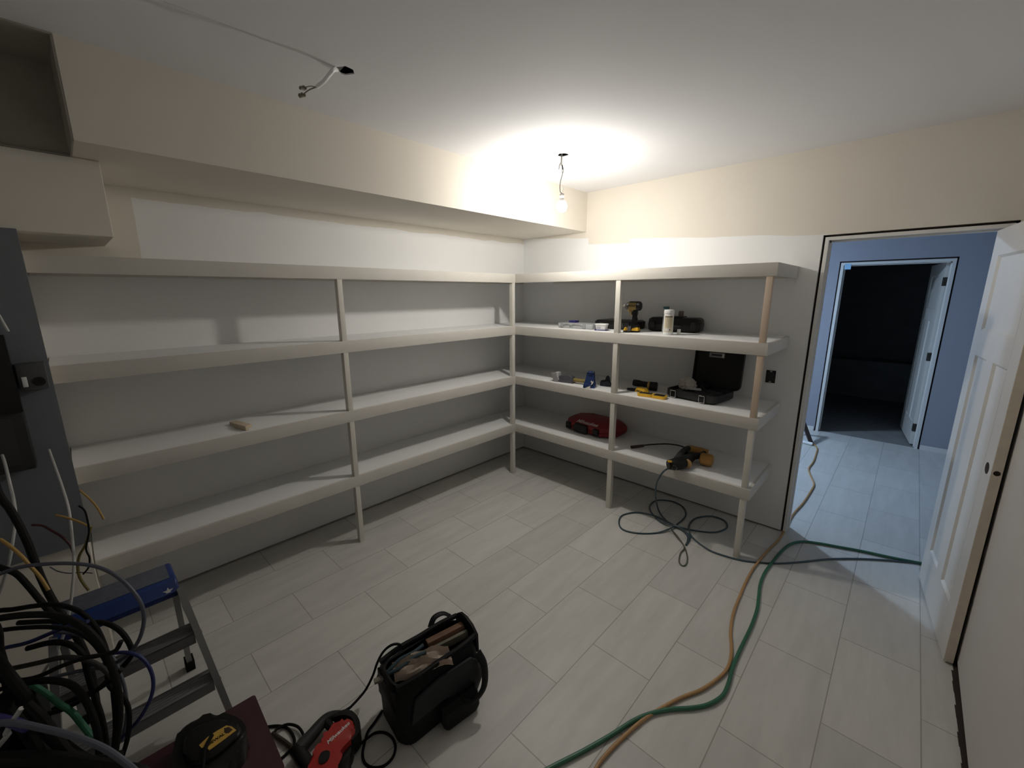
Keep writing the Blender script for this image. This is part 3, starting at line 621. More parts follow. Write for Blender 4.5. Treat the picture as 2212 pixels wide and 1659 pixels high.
# ------------------------------------------------------------------ bottom shelf
t = thing('tool_case', 'red flat tool case with black latches lying behind the post', 'case', (1.085, -0.205, S4), math.radians(-3))
def octo(w, d, c, z): 
    return [(-w/2+c, -d/2, z), (w/2-c, -d/2, z), (w/2, -d/2+c*0.8, z), (w/2, d/2-c*0.8, z), (w/2-c, d/2, z), (-w/2+c, d/2, z), (-w/2, d/2-c*0.8, z), (-w/2, -d/2+c*0.8, z)]
bm = new(); ring_faces(bm, [octo(0.46, 0.27, 0.09, 0.0), octo(0.52, 0.33, 0.1, 0.016), octo(0.535, 0.345, 0.1, 0.048)]); bmesh.ops.bevel(bm, geom=list(bm.edges), offset=0.006, segments=2, affect='EDGES'); build('case_base', bm, M_case, t)
bm = new(); ring_faces(bm, [octo(0.535, 0.345, 0.1, 0.050), octo(0.52, 0.33, 0.1, 0.088), octo(0.44, 0.25, 0.09, 0.112)]); bmesh.ops.bevel(bm, geom=list(bm.edges), offset=0.006, segments=2, affect='EDGES'); cl = build('case_lid', bm, M_case, t)
text('lettering', 'Milwaukee', 0.052, mat('faded_white', (0.62, 0.52, 0.50), 0.6), cl, (0.0, -0.145, 0.1016), (math.radians(31), 0, 0), shear=0.3)
bm = new(); prism(bm, [(-0.085, 0.012), (0.060, 0.012), (0.060, 0.080), (0.050, 0.086), (-0.060, 0.090), (-0.085, 0.070)], -0.192, -0.160, 'xz', bev=0.006); h_ = build('handle_bay', bm, M_blk, t, label='wide black front grip panel', loc=(-0.035, 0, 0))
for x in (-0.19, 0.115):
    bm = new(); bb(bm, x-0.028, x+0.028, -0.186 if x > 0 else -0.178, -0.150, 0.018, 0.078, bev=0.006); build('latch', bm, M_blk, t)

t = thing('framing_nailer', 'yellow and black pneumatic nailer lying on the bottom shelf edge', 'nailer', (2.0, -0.42, S4))
bm = new()
N = lambda u, v, z: Vector(u)
def TT(P): return Vector(P) - Vector((2.0, -0.42, S4))
noz, mid, tail = TT([(1.966, -0.594, 0.550)][0]), TT([(1.980, -0.288, 0.560)][0]), TT([(2.126, -0.323, 0.555)][0])
Z = lambda u: TT(u)
K = [TT(q) for q in [(1.942, -0.633, 0.548), (1.972, -0.600, 0.550), (1.997, -0.549, 0.552), (2.008, -0.458, 0.552), (2.016, -0.374, 0.554)]]
bm = new(); tube(bm, K, lambda u: 0.020+0.026*math.sin(PI*min(1, 0.15+u*0.75))**1.0, seg=16); build('cylinder_head', bm, M_blk, t)
bm = new(); tube(bm, [TT(q) for q in [(1.977, -0.568, 0.566), (1.958, -0.456, 0.570), (1.942, -0.339, 0.572), (1.942, -0.266, 0.570)]], lambda u: 0.030-0.010*u, seg=12); build('nose_guide', bm, M_blk2, t)
bm = new(); tube(bm, [TT(q) for q in [(1.986, -0.404, 0.562), (2.027, -0.371, 0.560), (2.054, -0.314, 0.558), (2.054, -0.219, 0.556)]], lambda u: 0.034-0.020*u, seg=12); build('handle', bm, M_blk2, t)
a_, b_ = TT([(1.927, -0.252, 0.562)][0]), TT([(2.076, -0.224, 0.556)][0]); d = (b_-a_).normalized(); L = (b_-a_).length
bm = new(); lathe(bm, a_, b_, [(0, 0.016), (0.010, 0.026), (L*0.7, 0.027), (L, 0.022)]); build('motor_sleeve', bm, M_ora, t)
a_, b_ = TT([(2.070, -0.368, 0.553)][0]), TT([(2.158, -0.358, 0.553)][0]); L = (b_-a_).length
bm = new(); lathe(bm, a_, b_, [(0, 0.034), (0.010, 0.044), (L*0.75, 0.045), (L*0.92, 0.040), (L, 0.024)]); build('end_cap', bm, M_ora, t)
a_, b_ = TT([(2.038, -0.537, 0.553)][0]), TT([(2.041, -0.477, 0.553)][0]); d = (b_-a_).normalized()
bm = new(); lathe(bm, a_, b_, [(0, 0.026), (0.001, 0.033), (0.007, 0.033), (0.008, 0.026)]); build('ring', bm, mat('tan_ring', (0.45, 0.27, 0.12), 0.5), t)
bm = new(); lathe(bm, TT([(2.001, -0.678, 0.552)][0]), TT([(1.993, -0.620, 0.552)][0]), [(0, 0.006), (0.004, 0.016), (0.016, 0.020), (0.03, 0.018)]); build('exhaust_cap', bm, mat('gloss_black', (0.01, 0.01, 0.01), 0.12), t)
bm = new(); box(bm, TT([(1.959, -0.648, 0.582)][0]), (0.028, 0.016, 0.012), rot=(0, 0, 0.5), bev=0.003); build('trigger_plate', bm, M_yel, t)
t = thing('hose_whip', 'short black air hose lead with a rubber end on the bottom shelf', 'hose', (1.60, -0.38, S4))
W_ = [Vector(q)-Vector((1.60, -0.38, S4)) for q in [(1.599, -0.327, 0.522), (1.655, -0.261, 0.526), (1.743, -0.197, 0.535), (1.835, -0.192, 0.545), (1.915, -0.227, 0.552)]]
bm = new(); tube(bm, W_, 0.0055); build('hose', bm, M_blk2, t)
bm = new(); w0 = Vector([(1.542, -0.412, 0.515)][0])-Vector((1.60, -0.38, S4)); cyl(bm, w0, W_[0]+Vector((0.01, 0, 0)), 0.013, 0.010, 12); build('grip_end', bm, mat('dark_brown_rubber', (0.05, 0.03, 0.025), 0.6), t)

# scrap block on the left unit
t = thing('scrap_wood', 'small pale wood offcut lying on the left third shelf', 'wood scrap', (0.262, -2.775, S3), math.radians(14))
bm = new(); bb(bm, -0.10, 0.06, -0.030, 0.012, 0, 0.020, bev=0.001); build('block', bm, mat('pale_pine', (0.60, 0.50, 0.36), 0.7, var=0.12, vscale=30), t)
bm = new(); bb(bm, -0.02, 0.10, -0.045, -0.028, 0, 0.028, bev=0.001); build('strip', bm, mat('pale_pine', (0, 0, 0)), t)

# ------------------------------------------------------------------ hoses and cords on the floor
def cord(name, pts, r, m, label, cat, k=8, seg=10, group=None):
    group = group or {'cable': 'loose cables hanging beside the panel', 'wire': 'short wire ends among the cables', 'hose': 'hoses on the floor'}.get(cat) or ('black power cords on the floor' if name == 'power_cord' else None)
    pts = [Vector(q) for q in pts]; base = Vector((pts[0].x, pts[0].y, pts[0].z))
    bm = new(); tube(bm, [q-base for q in pts], r, k=k, seg=seg)
    o = build(name, bm, m); o.location = base; return tag(o, label, cat, group)
M_blueh = mat('blue_grey_hose', (0.055, 0.085, 0.105), 0.4, var=0.1)
M_green = mat('green_hose', (0.035, 0.15, 0.085), 0.45, var=0.1)
M_orc = mat('orange_cord', (0.46, 0.27, 0.115), 0.5, var=0.1)
cord('air_hose', [(1.944, -0.631, 0.520), (1.926, -0.673, 0.500), (1.880, -0.652, 0.400), (1.854, -0.603, 0.290), (1.789, -0.419, 0.120), (1.795, -0.366, 0.020), (1.891, -0.444, 0.010), (2.014, -0.482, 0.010), (2.102, -0.533, 0.010), (2.125, -0.660, 0.006), (2.100, -0.564, 0.016), (2.016, -0.489, 0.018), (1.876, -0.495, 0.014), (1.750, -0.403, 0.006), (1.685, -0.299, 0.006), (1.691, -0.173, 0.006), (1.791, -0.103, 0.006), (1.900, -0.141, 0.006), (1.966, -0.261, 0.006), (1.970, -0.407, 0.006), (1.963, -0.538, 0.018), (1.909, -0.647, 0.006), (1.812, -0.746, 0.006), (1.703, -0.780, 0.006), (1.628, -0.708, 0.006), (1.597, -0.595, 0.006), (1.657, -0.479, 0.006), (1.772, -0.432, 0.006), (1.898, -0.461, 0.016), (2.001, -0.486, 0.022), (2.097, -0.429, 0.006), (2.206, -0.362, 0.006), (2.256, -0.264, 0.006), (2.253, -0.188, 0.006), (2.204, -0.125, 0.006), (2.113, -0.133, 0.006), (2.043, -0.237, 0.006), (2.037, -0.362, 0.006), (2.081, -0.488, 0.018), (2.140, -0.546, 0.006), (2.256, -0.605, 0.006), (2.347, -0.606, 0.006), (2.454, -0.581, 0.006), (2.550, -0.525, 0.006), (2.641, -0.454, 0.006), (2.748, -0.334, 0.006), (2.877, -0.173, 0.006), (3.010, -0.042, 0.006), (3.145, 0.064, 0.006), (3.257, 0.141, 0.006), (3.323, 0.177, 0.006)], 0.0062, M_blueh, 'thin blue grey air hose looping under the right shelves', 'hose')
cord('air_hose', [(1.959, -0.528, 0.012), (2.035, -0.601, 0.005), (2.120, -0.678, 0.005), (2.187, -0.795, 0.005), (2.207, -0.870, 0.005), (2.195, -0.901, 0.005), (2.163, -0.872, 0.005), (2.133, -0.776, 0.005), (2.128, -0.700, 0.012), (2.054, -0.615, 0.012), (1.977, -0.546, 0.012)], 0.0048, mat('pale_hose', (0.12, 0.125, 0.10), 0.4), 'small narrow hose loop on the tiles below the larger coils', 'hose')
cord('garden_hose', [(2.268, -2.532, 0.010), (2.319, -2.407, 0.010), (2.367, -2.293, 0.010), (2.414, -2.167, 0.010), (2.453, -2.049, 0.010), (2.495, -1.967, 0.010), (2.545, -1.898, 0.010), (2.607, -1.831, 0.010), (2.652, -1.769, 0.010), (2.683, -1.685, 0.010), (2.683, -1.599, 0.010), (2.671, -1.495, 0.010), (2.666, -1.354, 0.010), (2.665, -1.172, 0.010), (2.655, -1.014, 0.010), (2.635, -0.893, 0.010), (2.612, -0.763, 0.010), (2.604, -0.623, 0.010), (2.613, -0.474, 0.010), (2.627, -0.310, 0.010), (2.652, -0.169, 0.010), (2.704, -0.068, 0.010), (2.790, -0.010, 0.010), (2.903, 0.035, 0.010), (3.024, 0.082, 0.010), (3.166, 0.122, 0.010), (3.256, 0.153, 0.010), (3.327, 0.179, 0.010)], 0.0085, M_green, 'green hose curving over the tiles to the doorway', 'hose')
cord('extension_cord', [(2.445, -2.385, 0.009), (2.435, -2.302, 0.009), (2.436, -2.256, 0.009), (2.450, -2.157, 0.009), (2.476, -2.032, 0.009), (2.504, -1.943, 0.009), (2.553, -1.820, 0.009), (2.605, -1.717, 0.009), (2.644, -1.593, 0.009), (2.654, -1.502, 0.009), (2.637, -1.399, 0.009), (2.597, -1.278, 0.009), (2.567, -1.128, 0.009), (2.553, -0.968, 0.009), (2.542, -0.787, 0.009), (2.540, -0.625, 0.009), (2.550, -0.470, 0.012), (2.561, -0.334, 0.009), (2.583, -0.147, 0.009), (2.587, 0.072, 0.009), (2.583, 0.326, 0.009), (2.606, 0.615, 0.009), (2.615, 0.923, 0.009), (2.609, 1.108, 0.009), (2.547, 1.326, 0.009), (2.511, 1.488, 0.009), (2.514, 1.732, 0.009), (2.497, 2.016, 0.009), (2.476, 2.226, 0.009), (2.403, 2.426, 0.009), (2.346, 2.594, 0.009)], 0.0075, M_orc, 'orange extension cord running through the doorway into the hall', 'cord')
# small folded stand leg in the hall
t = thing('tripod_leg', 'dark brown stand leg showing past the doorway jamb in the hall', 'stand', (2.36, 2.35, 0))
bm = new(); tube(bm, [(-0.26, 0.12, 0.62), (-0.1, 0.06, 0.30), (0.045, -0.01, 0.012)], 0.026, seg=4); build('leg', bm, mat('dark_brown', (0.03, 0.018, 0.015), 0.6), t)
bm = new(); tube(bm, [(-0.30, 0.10, 0.03), (-0.10, 0.0, 0.022), (0.06, -0.04, 0.02)], 0.018, seg=6); build('foot_bar', bm, M_white, t)
bm = new(); tube(bm, [(-0.26, 0.12, 0.62), (-0.40, 0.16, 0.3), (-0.55, 0.2, 0.012)], 0.024, seg=4); build('leg', bm, mat('dark_brown', (0, 0, 0)), t)
# pale blue patch on the head of the far frame
bm = new(); bb(bm, -0.03, 0.03, -0.002, 0.0, -0.035, 0.03); tag(build('frame_patch', bm, mat('patch_blue', (0.35, 0.62, 0.85), 0.6), loc=(2.418, 2.971, 2.030)), 'pale blue patch on the top left corner of the far door frame', 'tape')

# ------------------------------------------------------------------ tool bag
t = thing('tool_bag', 'open black canvas tool bag standing on the tiled floor', 'bag', (1.765, -2.565, 0), math.radians(-7))
M_can = mat('black_canvas', (0.008, 0.0085, 0.009), 0.55, spec=0.18, var=0.3, vscale=15, bump=0.4, bscale=40)
M_grey = mat('grey_canvas', (0.030, 0.035, 0.037), 0.6, spec=0.18, var=0.25, vscale=10, bump=0.3, bscale=30)
def bag_wall():
    bm = new(); secs = []
    for z, w, d in ((0.0, 0.20, 0.36), (0.012, 0.225, 0.385), (0.10, 0.235, 0.40), (0.18, 0.225, 0.395), (0.235, 0.195, 0.385), (0.262, 0.165, 0.38)):
        secs.append((w, d, 0.045, z, 0, 0))
    inner = [(w-0.016, d-0.016, 0.040, z, 0, 0) for z, w, d in ((0.262, 0.165, 0.38), (0.235, 0.195, 0.385), (0.16, 0.225, 0.395), (0.05, 0.23, 0.39))]
    vr = loft(bm, secs+inner)
    rd = random.Random(9)
    for v in bm.verts:
        ph = math.sin(v.co.y*31+v.co.z*22)*0.009 + math.sin(v.co.x*45+v.co.z*37+1)*0.006
        v.co.x += ph; v.co.y += 0.5*ph
    bmesh.ops.subdivide_edges(bm, edges=list(bm.edges), cuts=1, use_grid_fill=True, smooth=0.4)
    return bm
build('bag_body', bag_wall(), M_can, t)
# stiff gate frame round the mouth, higher at the far end
def mouth(side):
    bm = new(); tube(bm, [(side*0.078, -0.185, 0.262), (side*0.088, -0.10, 0.268), (side*0.085, 0.0, 0.272), (side*0.085, 0.1, 0.278), (side*0.074, 0.182, 0.282)], 0.011, seg=8); return bm
build('mouth_rim', mouth(1), M_can, t); build('mouth_rim', mouth(-1), M_can, t)
bm = new(); ring_faces(bm, [[(x, 0.182+0.012*s, z) for x, z in ((-0.085, 0.20), (-0.082, 0.285), (-0.045, 0.315), (0.0, 0.322), (0.045, 0.312), (0.082, 0.285), (0.085, 0.20))] for s in (0, 1)]); build('end_flap', bm, M_can, t)
bm = new(); ring_faces(bm, [[(x, y0, z) for x, z in ((-0.085, 0.12), (-0.08, 0.240), (-0.03, 0.228), (0.03, 0.222), (0.075, 0.245), (0.085, 0.12))] for y0 in (-0.198, -0.190)]); build('end_flap', bm, M_can, t)
bm = new(); ring_faces(bm, [[(0.112+dx, y, z) for y, z in ((-0.15, 0.10), (-0.13, 0.20), (-0.02, 0.232), (0.13, 0.232), (0.16, 0.2), (0.15, 0.06), (0.0, 0.12))] for dx in (0.0, 0.010)]); build('side_panel', bm, M_grey, t, label='lighter grey side panel')
bm = new(); ring_faces(bm, [[(-0.112-dx, y, z) for y, z in ((-0.15, 0.06), (-0.16, 0.20), (-0.02, 0.245), (0.15, 0.245), (0.17, 0.2), (0.15, 0.06))] for dx in (0.0, 0.008)]); build('side_panel', bm, M_grey, t)
bm = new(); loft(bm, [(0.045, 0.16, 0.02, 0.008, 0.142, 0.055), (0.055, 0.175, 0.02, 0.03, 0.142, 0.055), (0.048, 0.17, 0.018, 0.085, 0.138, 0.055), (0.025, 0.165, 0.01, 0.105, 0.128, 0.055)]); build('side_pocket', bm, M_can, t)
bm = new(); tube(bm, [(0.118, 0.165, 0.235), (0.150, 0.175, 0.185), (0.180, 0.150, 0.12), (0.172, 0.10, 0.075), (0.150, 0.06, 0.09)], 0.021, flat=0.28, seg=8); build('handle', bm, M_can, t)
bm = new(); tube(bm, [(-0.105, 0.06, 0.265), (-0.118, 0.09, 0.292), (-0.118, 0.135, 0.290), (-0.100, 0.165, 0.270)], 0.014, flat=0.35, seg=8); build('handle', bm, M_can, t)
bm = new(); box(bm, (-0.075, -0.196, 0.175), (0.02, 0.008, 0.028), rot=(0, 0, 0.1), bev=0.002); build('buckle', bm, M_met, t, label='small shiny metal buckle')
def inbag(name, label, cat, loc, rz): return thing(name, label, cat, loc, rz)
bx, by = 1.765, -2.565
t = thing('spirit_level', 'brown wooden board end sticking up at the far end of the bag', 'board', (1.752, -2.47, 0.238), (0.0, 0, math.radians(-18)))
bm = new(); box(bm, (0, 0, 0.025), (0.040, 0.17, 0.030), rot=(0.10, -0.25, 0), bev=0.003); build('board', bm, mat('brown_leather', (0.16, 0.085, 0.05), 0.7, var=0.2, vscale=30), t); t.name = 'wood_board'
t = thing('folding_ruler', 'olive grey slat beside the brown board inside the bag', 'ruler', (1.792, -2.48, 0.238), (0.0, 0, math.radians(-18)))
bm = new(); box(bm, (0, 0, 0.022), (0.018, 0.17, 0.030), rot=(0.10, -0.15, 0), bev=0.003); build('slat', bm, mat('olive_grey', (0.13, 0.12, 0.09), 0.6, var=0.2), t)
bm = new(); rd = random.Random(3)
G = []
for i in range(15):
    row = []
    for j in range(10):
        u, v = i/14-0.5, j/9-0.5
        z = 0.010*math.sin(v*24+u*4) + 0.007*math.sin(u*16+v*5) - 0.05*abs(u)**1.5 + 0.010
        row.append(bm.verts.new((v*0.090+0.03*u, u*0.23, z)))
    G.append(row)
for i in range(14):
    for j in range(9): bm.faces.new((G[i][j], G[i+1][j], G[i+1][j+1], G[i][j+1]))
r = bmesh.ops.solidify(bm, geom=list(bm.faces), thickness=0.006)
tag(build('work_glove', bm, mat('beige_cloth', (0.72, 0.61, 0.51), 0.9, var=0.15, vscale=40), loc=(1.798, -2.625, 0.268), rot=(0.12, 0.12, math.radians(-24))), 'crumpled beige cloth glove lying in the bag mouth', 'glove')
t = thing('pliers', 'pliers with dark blue handles pointing up out of the bag', 'pliers', (1.742, -2.66, 0.235), math.radians(-20))
for s in (-1, 1):
    bm = new(); tube(bm, [(s*0.004, -0.09, 0.0), (s*0.018, -0.03, 0.028), (s*0.012, 0.03, 0.045), (s*0.02, 0.075, 0.055)], 0.0075); build('handle', bm, mat('dusk_blue', (0.05, 0.08, 0.10), 0.5), t)
bm = new(); box(bm, (0, -0.11, -0.01), (0.022, 0.05, 0.012), bev=0.003); build('jaw', bm, M_ink, t)

# ------------------------------------------------------------------ red corded saw
t = thing('corded_saw', 'red and black corded hand saw lying on the floor before the bag', 'power saw', (1.640, -2.985, 0.0), 0)
SO = Vector((1.640, -2.985, 0.0))
def F(pts, h): return [((Vector(q)-SO).x, (Vector(q)-SO).y) for q in pts]
body_pts = F([(1.745, -3.080, 0.070), (1.689, -3.051, 0.070), (1.663, -3.021, 0.070), (1.648, -2.998, 0.070), (1.640, -2.968, 0.070), (1.622, -2.936, 0.070), (1.617, -2.916, 0.070), (1.633, -2.891, 0.070), (1.662, -2.876, 0.070), (1.693, -2.876, 0.070), (1.723, -2.897, 0.070), (1.730, -2.924, 0.070), (1.737, -2.952, 0.070), (1.758, -2.976, 0.070), (1.828, -3.021, 0.070)], 0)
bm = new(); prism(bm, smooth2(body_pts, 3), 0.012, 0.085, 'xy', bev=0.014); sb = build('motor_body', bm, M_red, t)
hp = F([(1.592, -2.918, 0.050), (1.584, -2.899, 0.050), (1.594, -2.868, 0.050), (1.636, -2.850, 0.050), (1.687, -2.854, 0.050), (1.719, -2.872, 0.050), (1.729, -2.896, 0.050), (1.728, -2.911, 0.050), (1.708, -2.889, 0.050), (1.677, -2.870, 0.050), (1.643, -2.869, 0.050), (1.612, -2.883, 0.050)], 0)
bm = new(); prism(bm, smooth2(hp, 3), 0.006, 0.080, 'xy', bev=0.010); build('nose_guard', bm, M_blk, t)
bm = new(); prism(bm, smooth2(F([(1.806, -3.014, 0.040), (1.734, -2.968, 0.040), (1.711, -2.940, 0.040), (1.715, -2.912, 0.040), (1.742, -2.911, 0.040), (1.770, -2.946, 0.040), (1.833, -2.988, 0.040)], 0), 3), 0.004, 0.060, 'xy', bev=0.008); build('lower_guard', bm, M_blk, t)
hpts = [Vector(q)-SO for q in [(1.581, -2.884, 0.050), (1.562, -2.904, 0.050), (1.551, -2.930, 0.050), (1.559, -2.963, 0.050), (1.572, -2.995, 0.050), (1.583, -3.026, 0.050), (1.595, -3.054, 0.050)]]
bm = new(); tube(bm, hpts, lambda u: 0.017+0.010*u, seg=12); build('rear_handle', bm, M_blk2, t)
bm = new(); tube(bm, [Vector(q)-SO for q in [(1.582, -3.059, 0.050), (1.640, -3.056, 0.050), (1.701, -3.052, 0.050), (1.775, -3.052, 0.050)]], 0.026, seg=12); build('handle_base', bm, M_blk, t)
bm = new(); tube(bm, [Vector(q)-SO for q in [(1.558, -2.939, 0.050), (1.589, -2.935, 0.050), (1.613, -2.931, 0.050)]], 0.016, seg=10); build('trigger', bm, M_blk, t)
bm = new(); tube(bm, [Vector(q)-SO for q in [(1.577, -2.895, 0.055), (1.579, -2.873, 0.055), (1.580, -2.844, 0.055)]], lambda u: 0.009-0.004*u, seg=10); build('cord_sleeve', bm, M_rub, t)
bm = new(); prism(bm, smooth2(F([(1.710, -3.025, 0.085), (1.697, -3.010, 0.085), (1.704, -2.992, 0.085), (1.720, -2.987, 0.085), (1.737, -3.000, 0.085), (1.740, -3.018, 0.085), (1.728, -3.029, 0.085)], 0), 3), 0.084, 0.089, 'xy'); build('vent_plate', bm, M_blk, sb)
p0, p1 = [Vector(q)-SO for q in [(1.675, -2.959, 0.086), (1.667, -2.909, 0.086)]]
a = math.atan2((p1-p0).y, (p1-p0).x); mid = (p0+p1)/2
text('lettering', 'Milwaukee', 0.022, mat('label_white', (0.75, 0.72, 0.72), 0.5), sb, (mid.x, mid.y, 0.0853), (0, 0, a), shear=0.3)
cord('power_cord', [(1.580, -2.844, 0.055), (1.566, -2.806, 0.050), (1.557, -2.763, 0.060), (1.572, -2.733, 0.120), (1.592, -2.717, 0.190), (1.627, -2.703, 0.260), (1.655, -2.680, 0.295), (1.670, -2.652, 0.290), (1.659, -2.626, 0.240)], 0.0052, M_rub, 'black power cord running from the saw up into the bag', 'cord')
cord('power_cord', [(1.651, -2.741, 0.006), (1.674, -2.792, 0.006), (1.687, -2.826, 0.006), (1.715, -2.854, 0.006), (1.750, -2.882, 0.006), (1.787, -2.892, 0.006), (1.823, -2.880, 0.006), (1.848, -2.850, 0.006), (1.848, -2.812, 0.006), (1.823, -2.783, 0.006), (1.784, -2.772, 0.006), (1.743, -2.781, 0.006), (1.715, -2.807, 0.006), (1.718, -2.842, 0.016), (1.710, -2.868, 0.006), (1.710, -2.906, 0.006), (1.719, -2.938, 0.006), (1.725, -2.959, 0.006)], 0.0052, M_rub, 'black cord with a round loop on the tiles below the bag', 'cord')
cord('power_cord', [(1.365, -3.103, 0.006), (1.395, -3.069, 0.006), (1.433, -3.046, 0.006), (1.480, -3.040, 0.006), (1.518, -3.048, 0.006), (1.533, -3.072, 0.006), (1.539, -3.107, 0.006), (1.530, -3.137, 0.006)], 0.0052, M_rub, 'black cord curling out beside the dark red crate', 'cord')
cord('power_cord', [(1.423, -3.094, 0.014), (1.415, -3.075, 0.014), (1.424, -3.043, 0.014), (1.458, -3.019, 0.014), (1.498, -3.012, 0.014), (1.544, -3.018, 0.014)], 0.0052, M_rub, 'black cord loop arching toward the saw handle', 'cord')
cord('power_cord', [(1.417, -3.096, 0.012), (1.449, -3.086, 0.012), (1.496, -3.071, 0.012), (1.543, -3.060, 0.012), (1.585, -3.051, 0.012)], 0.008, mat('brown_black', (0.03, 0.02, 0.012), 0.6), 'thick dark cord piece lying beneath the thinner loops', 'cord')

# ------------------------------------------------------------------ dark red box and yellow-black tool on it
t = thing('storage_box', 'dark red box in the foreground carrying the black tool', 'box', (1.56, -3.42, 0), math.radians(-2))
bm = new(); loft(bm, [(0.33, 0.50, 0.008, 0.0, 0.01, 0.02), (0.345, 0.515, 0.008, 0.19, 0.01, 0.02)]); M_mar = mat('maroon_vinyl', (0.055, 0.018, 0.024), 0.28, var=0.45, vscale=9, bump=0.5, bscale=7, spec=0.6); build('box_body', bm, M_mar, t)
bm = new(); loft(bm, [(0.36, 0.53, 0.010, 0.185, 0.01, 0.02), (0.36, 0.53, 0.010, 0.218, 0.01, 0.02)]); bmesh.ops.subdivide_edges(bm, edges=[e for e in bm.edges if e.calc_length() > 0.1], cuts=6, use_grid_fill=True); build('box_lid', bm, M_mar, t)
SB = Vector((1.53, -3.33, 0.218))
t = thing('cordless_vacuum', 'black tool with a yellow label strip lying on the dark red box', 'power tool', SB, 0)
def G2(pts): return [((Vector(q)-SB).x, (Vector(q)-SB).y) for q in pts]
bm = new(); prism(bm, smooth2(G2([(1.462, -3.373, 0.280), (1.429, -3.355, 0.280), (1.426, -3.311, 0.280), (1.460, -3.256, 0.280), (1.516, -3.220, 0.280), (1.573, -3.202, 0.280), (1.621, -3.208, 0.280), (1.649, -3.228, 0.280), (1.669, -3.257, 0.280), (1.704, -3.297, 0.280), (1.682, -3.352, 0.280), (1.620, -3.393, 0.280), (1.541, -3.396, 0.280)]), 3), 0.0, 0.075, 'xy', bev=0.020); tb = build('tool_body', bm, M_blk, t); t.name = 'battery_charger'
bm = new(); prism(bm, smooth2(G2([(1.504, -3.359, 0.304), (1.478, -3.317, 0.304), (1.506, -3.256, 0.304), (1.568, -3.220, 0.304), (1.611, -3.218, 0.304), (1.627, -3.244, 0.304), (1.638, -3.292, 0.304), (1.628, -3.338, 0.304), (1.579, -3.366, 0.304)]), 3), 0.06, 0.088, 'xy', bev=0.010); build('upper_shell', bm, M_blk, tb)
q = [Vector(v)-SB for v in [(1.564, -3.326, 0.306), (1.581, -3.322, 0.306), (1.583, -3.313, 0.306), (1.607, -3.307, 0.306), (1.605, -3.284, 0.306), (1.602, -3.258, 0.306), (1.597, -3.229, 0.306), (1.572, -3.236, 0.306), (1.554, -3.248, 0.306), (1.552, -3.276, 0.306), (1.554, -3.302, 0.306)]]
bm = new(); vs = [bm.verts.new((v.x, v.y, 0.0885)) for v in q]; bm.faces.new(vs); r = bmesh.ops.extrude_face_region(bm, geom=list(bm.faces))
for v in r['geom']:
    if isinstance(v, bmesh.types.BMVert): v.co.z += 0.0015
yl = build('label_strip', bm, mat('label_yellow', (0.55, 0.34, 0.06), 0.55, var=0.2, vscale=50), tb, label='yellow label strip')
q = [Vector(v)-SB for v in [(1.560, -3.256, 0.308), (1.566, -3.244, 0.308), (1.587, -3.237, 0.308), (1.591, -3.250, 0.308), (1.576, -3.259, 0.308)]]
bm = new(); bm.faces.new([bm.verts.new((v.x, v.y, 0.0905)) for v in q]); build('label_window', bm, mat('plum_dark', (0.05, 0.025, 0.02), 0.4), yl)
p0, p1 = [Vector(v)-SB for v in [(1.584, -3.295, 0.308), (1.582, -3.264, 0.308)]]; a = math.atan2((p1-p0).y, (p1-p0).x)
text('lettering', 'DEWALT', 0.014, M_blk, yl, ((p0+p1)/2).to_tuple()[:2]+(0.0904,), (0, 0, a))
bm = new(); tube(bm, [Vector(v)-SB for v in [(1.565, -3.290, 0.316), (1.584, -3.305, 0.316), (1.607, -3.318, 0.316), (1.642, -3.328, 0.316), (1.676, -3.337, 0.316)]], 0.006); build('strap', bm, M_rub, tb)

# ------------------------------------------------------------------ small step ladder
t = thing('step_ladder', 'small aluminium step ladder with a blue top cap', 'ladder', (1.0, -3.435, 0))
LO = Vector((1.0, -3.435, 0))
def Lp(x, y, z): return (x-1.0, y+3.435, z)
def bar(bm, p, q, w, th, up=(0, 1, 0)):
    p, q = Vector(p), Vector(q); d = (q-p).normalized(); u = Vector(up); u = (u-d*u.dot(d)).normalized(); v = d.cross(u)
    ring_faces(bm, [[c + u*(sx*w/2) + v*(sy*th/2) for sx, sy in ((-1, -1), (1, -1), (1, 1), (-1, 1))] for c in (p, q)])
yr = lambda z, s: -3.435 + s*(0.248 - 0.125*z)
for s in (1, -1):
    bm = new(); bar(bm, Lp(1.235, yr(0, s), 0.0), Lp(1.035, yr(0.58, s), 0.575), 0.022, 0.052); build('front_rail', bm, M_alu, t)
    bm = new(); bar(bm, Lp(0.79, yr(0, s)-s*0.07, 0.0), Lp(0.965, yr(0.58, s)-s*0.012, 0.565), 0.020, 0.028); rl = build('rear_rail', bm, M_alu, t)
    bm = new(); bar(bm, Lp(0.785, yr(0, s)-s*0.07, 0.0), Lp(0.806, yr(0, s)-s*0.07, 0.065), 0.034, 0.046); build('rubber_foot', bm, M_rub, rl, label='black rubber foot')
    bm = new(); bar(bm, Lp(1.245, yr(0, s), 0.0), Lp(1.228, yr(0, s), 0.035), 0.036, 0.064); build('rubber_foot', bm, M_rub, t)
    bm = new(); bar(bm, Lp(1.10, yr(0.36, s)-s*0.012, 0.40), Lp(0.93, yr(0.36, s)-s*0.02, 0.42), 0.004, 0.014); build('spreader', bm, M_alu, t)
